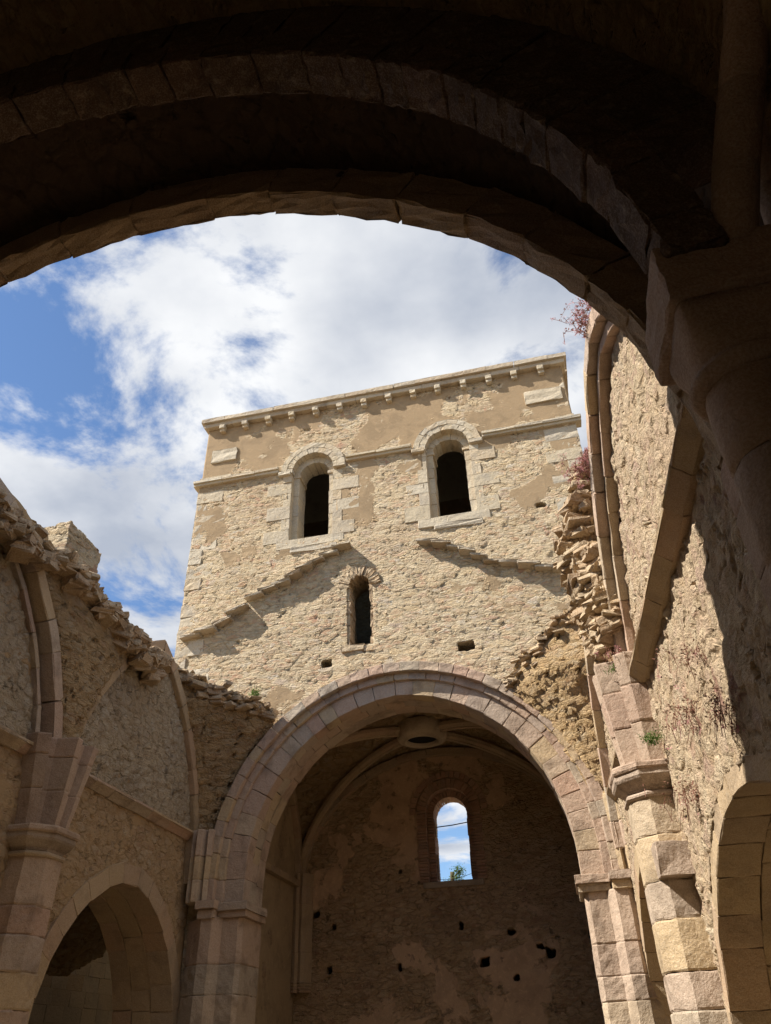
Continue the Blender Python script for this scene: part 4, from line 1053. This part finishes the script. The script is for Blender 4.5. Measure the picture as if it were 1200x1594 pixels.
pts = [(2.0, 3.55, 3.86+G), (1.99, 3.28, 4.54+G), (2.02, 2.95, 4.98+G), (2.03, 2.3, 5.7+G), (2.0, 1.6, 6.3+G)]
tube('wall_rib', pts, .11, MT['granite_d'], nb, k=20, joints=.7)

# ================================================================== PLANTS
def tuft(name, label, p, n, L, leafm, flm=None, flow=.5, droop=.2, group=None, spread=.06, seed=1, cat='plant'):
    random.seed(seed); root = thing(name, label, cat, (p[0], p[1], p[2]+G), group)
    V = []; F = []; T = []; V2 = []; F2 = []; T2 = []
    for i in range(n):
        a = random.uniform(0, 2*math.pi); el = random.uniform(.25, 1.2); l = L*random.uniform(.5, 1.1)
        d = Vector((math.cos(a)*math.cos(el), math.sin(a)*math.cos(el), math.sin(el))); b = Vector((random.gauss(0, spread), random.gauss(0, spread), random.gauss(0, spread*.5)))
        pts = [b+d*l*t+Vector((0, 0, -droop*l*t*t)) for t in (0, .33, .66, 1)]
        w = .004; sd = d.cross(Vector((0, 0, 1))); sd = sd.normalized() if sd.length > .01 else Vector((1, 0, 0))
        for q0, q1 in zip(pts[:-1], pts[1:]):
            k = len(V); V += [q0-sd*w, q0+sd*w, q1+sd*w, q1-sd*w]; F.append([k, k+1, k+2, k+3]); T.append(random.random())
        for j in range(random.randint(2, 4)):     # leaves
            t = random.uniform(.15, .8); q = b+d*l*t; ld = Vector((random.gauss(0, 1), random.gauss(0, 1), random.gauss(.2, .6))).normalized(); ll = L*.16
            s2 = ld.cross(d).normalized()*ll*.3; k = len(V); V += [q, q+ld*ll*.5+s2, q+ld*ll, q+ld*ll*.5-s2]; F.append([k, k+1, k+2, k+3]); T.append(random.random())
        if flm and random.random() < flow:
            for j in range(14):
                q = pts[-1]+Vector([random.gauss(0, L*.07) for _ in range(3)]); e = [Vector([random.gauss(0, .010) for _ in range(3)]) for _ in range(3)]
                k = len(V2); V2 += [q+e[0], q+e[1], q+e[2]]; F2.append([k, k+1, k+2]); T2.append(random.random())
    P0 = np.array([p[0], p[1], p[2]+G])
    mk('stem', np.array([tuple(v) for v in V])+P0, F, leafm, root, tint=T)
    if V2: mk('flower', np.array([tuple(v) for v in V2])+P0, F2, flm, root, tint=T2)
    return root
gp = 'pink valerian rooted in the masonry'
def on(fr, u, z, d): return tuple(fr.p(u, z-G, d).ravel()[:2])+(z,)
def onr(fr, u, z, d):
    q = fr.p(u, z, d).ravel(); return (q[0], q[1], q[2]-G)
tuft('valerian', 'pink flowering valerian on the top of the sunlit wall, just under the great dark arch', onr(RIGHT, 8.3, 9.22, .25), 130, .28, MT['dryred'], MT['pinkfl'], .95, group=gp, seed=2, spread=.18)
tuft('valerian', 'pink valerian tuft halfway down the outer edge of the arched rib, against the sky', onr(RIGHT, 11.0, 8.42, .38), 130, .26, MT['dryred'], MT['pinkfl'], .95, group=gp, seed=3, spread=.14)
for i, (uu, z, lab) in enumerate(((12.55, 5.5, 'small valerian at the foot of the arched rib above the pink fluted springer'),)):
    tuft('valerian', lab, onr(RIGHT, uu, z, .35), 40, .22, MT['dryred'], MT['pinkfl'], .3, group=gp, seed=5+i, spread=.1)
g2 = 'dry red plants hanging on the sunlit wall'
for i, (uu, z, n_, lab) in enumerate(((8.75, 3.75, 40, 'dry red plant hanging highest on the sunlit wall, right of the pink fluted springer'),
        (9.9, 3.45, 60, 'dry red plant streak on the rubble left of the right-hand arch'),
        (10.9, 2.75, 60, 'dry red plant clinging at the left edge of the right-hand arch'),
        (8.1, 2.85, 70, 'largest clump of dry red plants, over the crown of the right-hand arch'))):
    tuft('dry_plant', lab, onr(RIGHT, uu*RK, z, .04), n_, .24, MT['dryred'], MT['pinkfl'], .1, droop=1.5, group=g2, seed=30+i, spread=.16)
tuft('green_weed', 'small green weed beside the capital of the sunlit pilaster', onr(RIGHT, 12.2, 3.9, .12), 60, .26, MT['leaf'], seed=8)
tuft('green_weed', 'green weed at the foot of the arched rib beside the pink valerian', onr(RIGHT, 12.5, 5.25, .4), 30, .18, MT['leaf'], seed=9)
tuft('green_weed', 'green weed growing on the broken vault edge left of the pointed arch', (-8.15, 19.45, 8.75), 60, .30, MT['leaf'], seed=10)
tr = thing('young_tree', 'leafy tree top seen against cloud through the brick-framed lancet', 'tree', (-5.0, 34, 0))
random.seed(21)
trunk = tube('trunk', [(-5.0, 34, 0), (-5.05, 34.1, 4), (-4.9, 34, 7.0), (-4.85, 34, 8.0)], .09, MT['bark'], tr, k=8)
V = []; F = []; T = []
for i in range(10):
    z = random.uniform(6.2, 7.8); a = random.uniform(0, 6.28); L = random.uniform(.4, 1.0)
    d = Vector((math.cos(a), math.sin(a), random.uniform(.3, .9))).normalized(); b = Vector((-4.9, 34, z))
    tube('branch', [tuple(b), tuple(b+d*L*.5+Vector((0, 0, .03))), tuple(b+d*L)], .016, MT['bark'], trunk, k=5)
    for c_ in range(9):
        ce = b+d*L*random.uniform(.35, 1.1)+Vector([random.gauss(0, .09) for _ in range(3)])
        for j in range(22):
            q = ce+Vector([random.gauss(0, .09) for _ in range(3)]); ld = Vector([random.gauss(0, 1) for _ in range(3)]).normalized()*.085; s2 = ld.cross(Vector((0, 0, 1)))*.35
            k = len(V); V += [q, q+ld*.5+s2, q+ld, q+ld*.5-s2]; F.append([k, k+1, k+2, k+3]); T.append(random.random())
mk('crown', np.array([tuple(v) for v in V]), F, MT['leaf'], tr, tint=T)

scene.render.engine = 'CYCLES'
